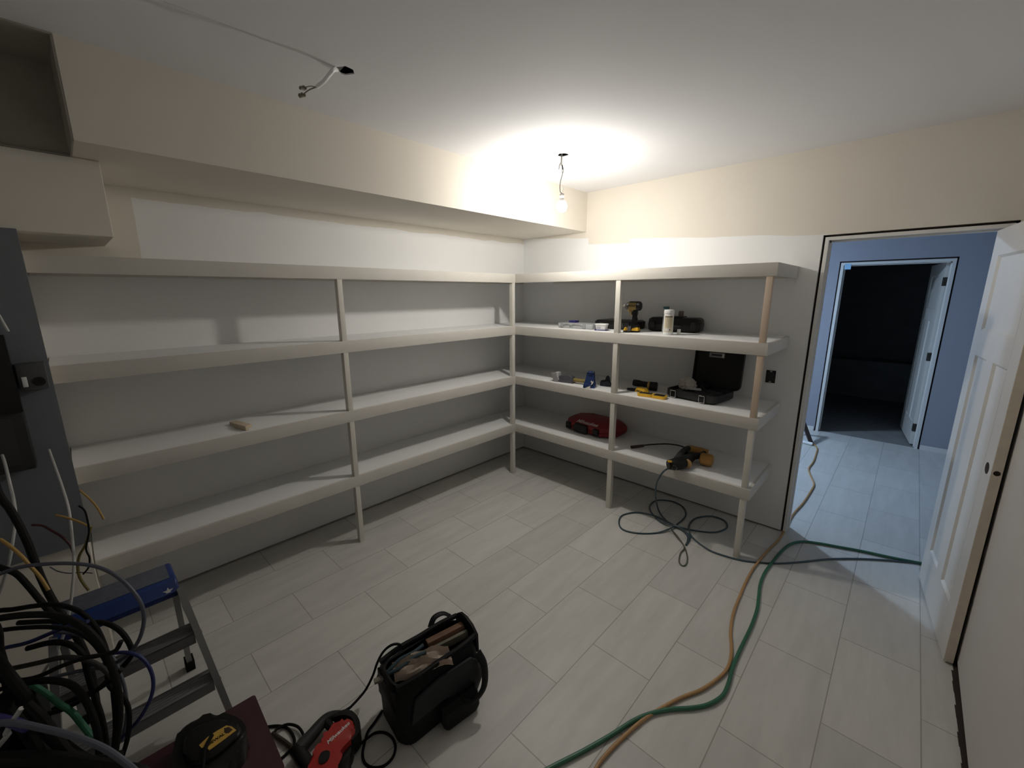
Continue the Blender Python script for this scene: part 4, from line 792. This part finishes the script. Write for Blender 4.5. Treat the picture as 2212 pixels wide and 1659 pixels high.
for z in (0.20, 0.40):
    xx = 1.235-0.345*z; yy = 0.248-0.125*z-0.010
    bm = new(); bb(bm, xx-1.0-0.058, xx-1.0+0.025, -yy, yy, z-0.004, z, bev=0.001); bb(bm, xx-1.0+0.021, xx-1.0+0.025, -yy, yy, z-0.045, z); bb(bm, xx-1.0-0.058, xx-1.0-0.054, -yy, yy, z-0.03, z)
    for k in range(5): bb(bm, xx-1.0-0.05+k*0.014, xx-1.0-0.046+k*0.014, -yy, yy, z, z+0.002)
    build('step', bm, M_alu, t)
    bm = new(); cyl(bm, Lp(xx+0.012, -3.435+yy+0.022, z-0.012), Lp(xx+0.012, -3.435+yy+0.026, z-0.012), 0.007, seg=10); build('rivet', bm, M_met, t)
bm = new(); bar(bm, Lp(0.85, yr(0.2, 1)-0.065, 0.2), Lp(0.85, yr(0.2, -1)+0.065, 0.2), 0.02, 0.02, up=(1, 0, 0)); build('rear_brace', bm, M_alu, t)
bm = new(); prism(bm, [(-0.150, 0.548), (0.045, 0.548), (0.052, 0.572), (0.030, 0.608), (0.010, 0.614), (-0.120, 0.614), (-0.145, 0.600)], -0.175, 0.175, 'xz', bev=0.010); cap = build('top_cap', bm, mat('cap_blue', (0.012, 0.035, 0.16), 0.42, var=0.15), t)
bm = new(); bb(bm, -0.115, 0.005, -0.155, 0.155, 0.6135, 0.6165, bev=0.001); build('tread', bm, mat('cap_grey', (0.10, 0.11, 0.14), 0.7, var=0.3, vscale=40), cap)
bm = new(); pts = []
for k in range(10):
    r_ = 0.017 if k % 2 == 0 else 0.007; pts.append((0.140 + r_*math.sin(2*PI*k/10), 0.583 + r_*math.cos(2*PI*k/10)))
prism(bm, pts, 0.0, 0.0012, 'yz'); build('star_emblem', bm, M_white, cap, label='white star shaped mark', loc=(0.048, 0, 0), rot=(0, 0, 0))

# ------------------------------------------------------------------ electrical panel and its board
XB = 0.52
t = thing('backing_board', 'dark blue grey plywood board behind the electrical panel', 'board', (XB, -4.05, 1.30))
bm = new(); bb(bm, -0.019, 0.0, -0.60, 0.568, -0.64, 0.69, bev=0.002); build('board', bm, mat('slate_board', (0.13, 0.145, 0.155), 0.75, var=0.1, vscale=5), t)
t = thing('breaker_panel', 'black electrical panel enclosure mounted on the dark board', 'electrical panel', (XB, -3.80, 1.33))
bm = new(); bb(bm, 0.0, 0.075, -0.20, 0.222, -0.265, 0.262, bev=0.006); build('enclosure', bm, M_blk2, t)
bm = new(); bb(bm, 0.075, 0.082, -0.205, 0.225, -0.03, 0.268, bev=0.002); build('door_panel', bm, M_blk, t)
bm = new(); bb(bm, 0.075, 0.078, -0.16, 0.19, -0.24, -0.05, bev=0.001); build('dead_front', bm, mat('panel_inner', (0.022, 0.022, 0.02), 0.6), t)
bm = new(); bb(bm, 0.078, 0.086, -0.12, 0.10, -0.22, -0.07, bev=0.002); build('breaker_row', bm, M_blk, t)
t = thing('junction_box', 'small dark grey box on the board right of the panel', 'junction box', (XB, -3.525, 1.425))
bm = new(); bb(bm, 0.0, 0.05, -0.045, 0.032, -0.05, 0.055, bev=0.003); build('box', bm, mat('dark_grey_box', (0.07, 0.07, 0.075), 0.5), t)
bm = new(); cyl(bm, (0.05, 0.008, -0.018), (0.055, 0.008, -0.018), 0.018, seg=16); build('knockout', bm, M_blk, t)
bm = new(); bb(bm, 0.05, 0.056, -0.036, -0.022, -0.035, 0.005, bev=0.002); build('connector', bm, M_white, t)

# ------------------------------------------------------------------ loose cables beside the panel
M_wc = mat('white_cable', (0.50, 0.50, 0.48), 0.5, var=0.05)
M_bc = mat('black_cable', (0.007, 0.007, 0.0065), 0.65, spec=0.18, var=0.2)
M_gc = mat('slate_cable', (0.085, 0.09, 0.12), 0.5, var=0.1)
M_nc = mat('navy_cable', (0.015, 0.025, 0.12), 0.45, var=0.1)
cord('cable', [(0.580, -3.602, 1.868), (0.580, -3.585, 1.722), (0.580, -3.573, 1.662), (0.580, -3.562, 1.608)], 0.004, M_wc, 'thin white cable entering the top of the black panel', 'cable')
cord('cable', [(0.570, -3.658, 1.147), (0.676, -3.646, 1.132), (0.789, -3.636, 1.091), (0.811, -3.636, 1.018), (0.898, -3.634, 0.987), (0.947, -3.646, 0.934), (0.978, -3.664, 0.870), (0.972, -3.691, 0.799), (0.960, -3.724, 0.727), (0.929, -3.793, 0.591), (0.829, -4.013, 0.450), (0.809, -4.093, 0.012)], 0.0046, M_wc, 'white cable hanging from the panel at the frame edge', 'cable')
cord('cable', [(0.557, -3.537, 1.121), (0.669, -3.527, 1.083), (0.787, -3.516, 1.029), (0.887, -3.509, 0.968), (0.981, -3.513, 0.896), (1.026, -3.521, 0.819), (1.063, -3.537, 0.745), (1.079, -3.556, 0.674), (1.077, -3.582, 0.595), (1.064, -3.615, 0.525), (1.047, -3.645, 0.478), (1.025, -3.687, 0.408), (1.072, -3.721, 0.379), (1.050, -3.765, 0.303), (1.016, -3.820, 0.228), (0.916, -4.040, 0.450), (0.896, -4.120, 0.012)], 0.0044, M_wc, 'white cable hanging from the panel lower right corner', 'cable')
LIST = [
 ('thick black cable sloping down from the frame edge nearest the panel', M_bc, 0.0105, [(0.600, -3.937, 1.075), (0.738, -3.847, 1.119), (0.850, -3.683, 1.210), (0.924, -3.650, 1.086), (0.955, -3.634, 1.043), (0.985, -3.621, 0.990), (1.014, -3.611, 0.930), (1.035, -3.606, 0.885), (1.065, -3.598, 0.816), (1.099, -3.585, 0.748), (1.137, -3.567, 0.688), (1.176, -3.548, 0.627), (1.217, -3.535, 0.544), (1.249, -3.536, 0.438), (1.278, -3.545, 0.317), (1.311, -3.559, 0.166), (1.311, -3.569, 0.228), (1.291, -3.579, 0.012)]),
 ('thick black cable dipping below the blue grey arc on the left', M_bc, 0.0085, [(0.600, -3.948, 1.079), (0.855, -3.864, 0.968), (1.064, -3.705, 0.932), (1.114, -3.663, 0.914), (1.147, -3.636, 0.897), (1.179, -3.617, 0.862), (1.211, -3.599, 0.819), (1.242, -3.581, 0.781), (1.290, -3.548, 0.742), (1.349, -3.506, 0.693), (1.392, -3.485, 0.629), (1.415, -3.483, 0.559), (1.433, -3.488, 0.489), (1.443, -3.503, 0.405), (1.451, -3.533, 0.279), (1.451, -3.543, 0.284), (1.431, -3.553, 0.236)]),
 ('big black cable loop standing highest over the pile', M_bc, 0.0085, [(0.600, -3.944, 1.078), (1.014, -3.859, 0.943), (1.353, -3.698, 0.887), (1.397, -3.653, 0.899), (1.449, -3.601, 0.907), (1.504, -3.550, 0.905), (1.547, -3.515, 0.886), (1.588, -3.487, 0.846), (1.624, -3.471, 0.789), (1.649, -3.467, 0.723), (1.665, -3.474, 0.650), (1.670, -3.491, 0.578), (1.675, -3.518, 0.469), (1.675, -3.528, 0.379), (1.655, -3.538, 0.236)]),
 ('black cable hump ending near the ladder step', M_bc, 0.0075, [(1.145, -3.659, 0.734), (1.219, -3.588, 0.738), (1.293, -3.519, 0.733), (1.341, -3.474, 0.733), (1.380, -3.444, 0.709), (1.409, -3.429, 0.666), (1.418, -3.431, 0.633), (1.403, -3.455, 0.598), (1.381, -3.485, 0.567), (1.355, -3.522, 0.527), (1.306, -3.576, 0.499), (1.259, -3.632, 0.463)]),
 ('blue grey cable arching widely over the pile', M_gc, 0.0052, [(0.600, -3.902, 1.069), (0.922, -3.844, 0.957), (1.186, -3.706, 0.920), (1.230, -3.655, 0.949), (1.272, -3.610, 0.969), (1.324, -3.558, 0.977), (1.383, -3.502, 0.978), (1.438, -3.453, 0.966), (1.489, -3.415, 0.932), (1.532, -3.390, 0.879), (1.552, -3.386, 0.829), (1.554, -3.401, 0.774), (1.541, -3.426, 0.730), (1.522, -3.452, 0.704), (1.494, -3.484, 0.685), (1.437, -3.542, 0.672), (1.381, -3.601, 0.652), (1.327, -3.661, 0.620), (1.261, -3.728, 0.607), (1.161, -3.948, 0.450), (1.141, -4.028, 0.012)]),
 ('navy blue cable bulging right toward the ladder', M_nc, 0.0048, [(1.487, -3.506, 0.728), (1.528, -3.463, 0.739), (1.564, -3.430, 0.740), (1.594, -3.407, 0.721), (1.617, -3.397, 0.682), (1.625, -3.402, 0.637), (1.620, -3.421, 0.591), (1.605, -3.449, 0.546), (1.582, -3.482, 0.507), (1.563, -3.511, 0.469), (1.557, -3.544, 0.378), (1.557, -3.554, 0.334), (1.537, -3.564, 0.236)]),
 ('slate blue cable sweeping across the bottom left corner', M_gc, 0.0070, [(0.600, -3.957, 1.073), (1.171, -3.865, 0.882), (1.638, -3.699, 0.781), (1.682, -3.654, 0.794), (1.713, -3.625, 0.794), (1.752, -3.591, 0.783), (1.800, -3.550, 0.767), (1.853, -3.507, 0.742), (1.892, -3.479, 0.713), (1.928, -3.456, 0.677), (1.957, -3.442, 0.631), (1.957, -3.452, 0.461), (1.937, -3.462, 0.012)]),
 ('flat black cable running level at the left frame edge', M_bc, 0.0060, [(0.600, -3.954, 1.062), (0.967, -3.875, 0.892), (1.267, -3.719, 0.807), (1.313, -3.672, 0.820), (1.359, -3.626, 0.827), (1.416, -3.572, 0.829), (1.464, -3.529, 0.819), (1.506, -3.498, 0.789), (1.540, -3.481, 0.738), (1.558, -3.485, 0.668), (1.587, -3.466, 0.643), (1.608, -3.458, 0.598), (1.616, -3.471, 0.528), (1.613, -3.494, 0.464)]),
 ('black cable crossing upward over the pile middle', M_bc, 0.0055, [(0.600, -3.928, 1.065), (1.049, -3.858, 0.857), (1.416, -3.710, 0.742), (1.476, -3.650, 0.752), (1.519, -3.606, 0.763), (1.559, -3.560, 0.789), (1.600, -3.515, 0.810), (1.638, -3.476, 0.819), (1.659, -3.454, 0.830), (1.666, -3.440, 0.854)]),
 ('black cable crossing low from left to right', M_bc, 0.0060, [(1.473, -3.623, 0.616), (1.508, -3.586, 0.628), (1.542, -3.547, 0.652), (1.574, -3.507, 0.683), (1.602, -3.472, 0.714), (1.614, -3.453, 0.739)]),
 ('dark blue cable running level under the black ones', M_nc, 0.0055, [(0.600, -3.933, 1.071), (0.954, -3.872, 0.860), (1.244, -3.732, 0.742), (1.305, -3.670, 0.757), (1.346, -3.627, 0.770), (1.390, -3.577, 0.796), (1.426, -3.538, 0.816), (1.463, -3.499, 0.829)]),
 ('black cable falling steeply at the left of the pile', M_bc, 0.0120, [(0.600, -3.901, 1.064), (1.071, -3.837, 0.944), (1.457, -3.694, 0.901), (1.506, -3.662, 0.856), (1.543, -3.642, 0.805), (1.580, -3.622, 0.753), (1.617, -3.603, 0.697), (1.654, -3.583, 0.651), (1.688, -3.560, 0.617), (1.730, -3.529, 0.588), (1.771, -3.505, 0.537), (1.771, -3.515, 0.413), (1.751, -3.525, 0.012)]),
 ('black cable curve in the lower middle of the pile', M_bc, 0.0080, [(0.600, -3.917, 1.078), (1.067, -3.852, 0.860), (1.449, -3.708, 0.737), (1.515, -3.639, 0.763), (1.565, -3.588, 0.772), (1.610, -3.548, 0.762), (1.641, -3.529, 0.730), (1.665, -3.520, 0.684), (1.683, -3.519, 0.631), (1.693, -3.526, 0.573), (1.695, -3.545, 0.503), (1.695, -3.555, 0.396), (1.675, -3.565, 0.236)]),
 ('dark cable under the sweeping slate blue one', M_bc, 0.0090, [(1.651, -3.614, 0.790), (1.690, -3.590, 0.746), (1.720, -3.575, 0.703), (1.740, -3.564, 0.676), (1.767, -3.544, 0.660), (1.799, -3.513, 0.659), (1.829, -3.481, 0.670)]),
 ('black cable lying along the bottom edge of the photo', M_bc, 0.0160, [(0.600, -3.946, 1.063), (1.152, -3.871, 0.823), (1.604, -3.719, 0.682), (1.651, -3.675, 0.682), (1.698, -3.630, 0.684), (1.745, -3.586, 0.682), (1.794, -3.543, 0.671), (1.859, -3.485, 0.658), (1.910, -3.445, 0.628), (1.910, -3.455, 0.459), (1.890, -3.465, 0.012)]),
 ('black cable strand along the left frame edge', M_bc, 0.0100, [(0.600, -3.948, 1.063), (1.023, -3.850, 0.946), (1.369, -3.678, 0.905), (1.410, -3.668, 0.809), (1.434, -3.667, 0.736), (1.449, -3.674, 0.664), (1.451, -3.694, 0.591), (1.452, -3.714, 0.519)]),
 ('green insulated cable partly hidden in the pile', mat('green_cable', (0.03, 0.17, 0.09), 0.5, var=0.1), 0.0075, [(1.428, -3.650, 0.718), (1.457, -3.626, 0.706), (1.493, -3.600, 0.678), (1.519, -3.582, 0.654), (1.545, -3.564, 0.634), (1.568, -3.551, 0.604), (1.594, -3.537, 0.570), (1.611, -3.526, 0.551), (1.627, -3.528, 0.496)]),
 ('thin slate cable behind the thick black loops', M_gc, 0.0045, [(1.344, -3.573, 0.768), (1.390, -3.532, 0.761), (1.433, -3.497, 0.741), (1.473, -3.471, 0.701), (1.501, -3.461, 0.647), (1.522, -3.459, 0.587), (1.534, -3.468, 0.520), (1.533, -3.488, 0.453)]),
 ('purple blue cable along the lower left frame edge', mat('violet_cable', (0.04, 0.03, 0.16), 0.5), 0.0110, [(0.600, -3.937, 1.063), (1.127, -3.862, 0.868), (1.559, -3.709, 0.763), (1.600, -3.672, 0.755), (1.630, -3.647, 0.747), (1.660, -3.623, 0.734)]),
 ('black cable loop rising behind the highest big loop', M_bc, 0.0070, [(0.600, -3.900, 1.077), (0.899, -3.849, 0.910), (1.144, -3.716, 0.828), (1.196, -3.670, 0.817), (1.255, -3.611, 0.828), (1.305, -3.563, 0.833), (1.353, -3.522, 0.816), (1.394, -3.495, 0.779), (1.424, -3.482, 0.725), (1.451, -3.479, 0.650), (1.471, -3.485, 0.568), (1.489, -3.496, 0.473), (1.506, -3.525, 0.324), (1.506, -3.535, 0.307), (1.486, -3.545, 0.236)]),
 ('second black strand running beside the steep left cable', M_bc, 0.0110, [(0.600, -3.913, 1.064), (1.034, -3.855, 0.893), (1.389, -3.716, 0.808), (1.442, -3.675, 0.778), (1.490, -3.647, 0.718), (1.526, -3.629, 0.665), (1.563, -3.610, 0.609), (1.599, -3.587, 0.573), (1.640, -3.559, 0.540), (1.677, -3.537, 0.492), (1.677, -3.547, 0.391), (1.657, -3.557, 0.236)]),
 ('black cable curling down through the pile centre', M_bc, 0.0075, [(1.377, -3.626, 0.771), (1.422, -3.579, 0.786), (1.460, -3.544, 0.781), (1.491, -3.523, 0.751), (1.510, -3.521, 0.700), (1.533, -3.518, 0.637), (1.560, -3.514, 0.566), (1.577, -3.520, 0.490), (1.584, -3.540, 0.401), (1.584, -3.550, 0.346), (1.564, -3.560, 0.236)]),
 ('grey brown cable lying level across the pile middle', mat('umber_cable', (0.03, 0.026, 0.022), 0.6), 0.0065, [(0.600, -3.959, 1.077), (0.997, -3.878, 0.850), (1.322, -3.721, 0.719), (1.376, -3.666, 0.731), (1.430, -3.611, 0.747), (1.483, -3.556, 0.762), (1.531, -3.513, 0.752), (1.572, -3.483, 0.724), (1.603, -3.469, 0.674)]),
 ('pale beige cable end poking out at the pile bottom left', M_wc, 0.0055, [(1.642, -3.626, 0.779), (1.636, -3.636, 0.763), (1.629, -3.648, 0.745), (1.623, -3.661, 0.720), (1.615, -3.678, 0.691), (1.515, -3.898, 0.450), (1.495, -3.978, 0.012)]),
 ('black cable bend low in the left corner of the pile', M_bc, 0.0130, [(0.600, -3.917, 1.079), (1.074, -3.858, 0.871), (1.462, -3.719, 0.756), (1.516, -3.674, 0.733), (1.557, -3.649, 0.687), (1.589, -3.633, 0.641), (1.613, -3.624, 0.595), (1.630, -3.625, 0.538), (1.630, -3.635, 0.414), (1.610, -3.645, 0.236)]),
]
for lab, m_, r_, pts in LIST: cord('cable', pts, r_, m_, lab, 'cable')
M_yc = mat('amber_wire', (0.42, 0.26, 0.07), 0.55, var=0.15)
for lab, m_, r_, pts in [
 ('short yellow wire end sticking up right of the white cables', M_yc, 0.0032, [(0.976, -3.468, 1.059), (1.004, -3.450, 1.031), (1.031, -3.435, 0.999), (1.054, -3.425, 0.957)]),
 ('short orange wire crossing behind the white cable', M_yc, 0.0036, [(0.899, -3.542, 0.962), (0.930, -3.516, 0.953), (0.962, -3.489, 0.938), (0.997, -3.462, 0.918)]),
 ('twisted yellow wire running down right of the white cable', mat('olive_wire', (0.17, 0.13, 0.03), 0.6, var=0.3, vscale=60), 0.0042, [(1.024, -3.461, 0.931), (1.022, -3.474, 0.895), (1.018, -3.487, 0.863), (1.009, -3.505, 0.831), (1.010, -3.515, 0.795), (1.020, -3.517, 0.758), (1.036, -3.510, 0.730), (1.051, -3.502, 0.709)]),
 ('thin dark wire curl at the right of the yellow strand', M_bc, 0.0028, [(1.009, -3.478, 1.014), (1.026, -3.467, 0.999), (1.037, -3.465, 0.970), (1.049, -3.468, 0.923), (1.050, -3.484, 0.867), (1.063, -3.481, 0.835), (1.066, -3.488, 0.803), (1.056, -3.505, 0.779)]),
 ('black and red stripped wire bending left of the white cable', mat('black_red_wire', (0.06, 0.012, 0.012), 0.5, var=0.5, vscale=30), 0.0040, [(0.871, -3.604, 0.938), (0.898, -3.579, 0.935), (0.929, -3.556, 0.915), (0.956, -3.537, 0.896), (0.980, -3.522, 0.866), (0.995, -3.518, 0.831)]),
 ('pale tan wire stub at the left frame edge', M_yc, 0.0050, [(1.005, -3.665, 0.968), (1.030, -3.648, 0.949), (1.062, -3.627, 0.917), (1.088, -3.612, 0.884), (1.115, -3.596, 0.850), (1.143, -3.583, 0.806)]),
 ('thin grey wire sagging below the blue grey arc', M_gc, 0.0018, [(0.938, -3.584, 0.791), (0.961, -3.567, 0.776), (0.992, -3.540, 0.769), (1.022, -3.511, 0.772), (1.052, -3.483, 0.769)]),
]: cord('wire', pts, r_, m_, lab, 'wire')

t = thing('storage_bin', 'black plastic bin below the cable pile at the lower left', 'bin', (1.40, -3.83, 0), math.radians(4))
bm = new(); loft(bm, [(0.42, 0.34, 0.03, 0.0, 0, 0), (0.48, 0.40, 0.03, 0.50, 0, 0), (0.45, 0.37, 0.025, 0.50, 0, 0), (0.40, 0.32, 0.025, 0.03, 0, 0)]); build('bin_body', bm, M_blk, t)
bm = new(); loft(bm, [(0.50, 0.42, 0.03, 0.485, 0, 0), (0.50, 0.42, 0.03, 0.505, 0, 0), (0.45, 0.37, 0.025, 0.505, 0, 0), (0.45, 0.37, 0.025, 0.485, 0, 0), (0.50, 0.42, 0.03, 0.485, 0, 0)], cap=False); build('rim', bm, M_blk2, t)

# ------------------------------------------------------------------ camera, world, view
cam = bpy.data.cameras.new('camera'); co = bpy.data.objects.new('camera', cam); C.objects.link(co)
cam.sensor_fit = 'HORIZONTAL'; cam.sensor_width = 36.0; cam.lens = 905.8838/2212*36.0; cam.clip_start = 0.02
co.location = (3.0539, -3.4108, 1.7416); co.rotation_mode = 'XYZ'; co.rotation_euler = (1.3573, 0.0042, 0.7572)
scene.camera = co
w = bpy.data.worlds.new('world'); scene.world = w; w.use_nodes = True
w.node_tree.nodes['Background'].inputs[0].default_value = (0.02, 0.022, 0.025, 1); w.node_tree.nodes['Background'].inputs[1].default_value = 0.3
vs = scene.view_settings; vs.view_transform = 'Standard'; vs.look = 'None'; vs.gamma = 1.0; vs.use_curve_mapping = False; vs.exposure = -0.70
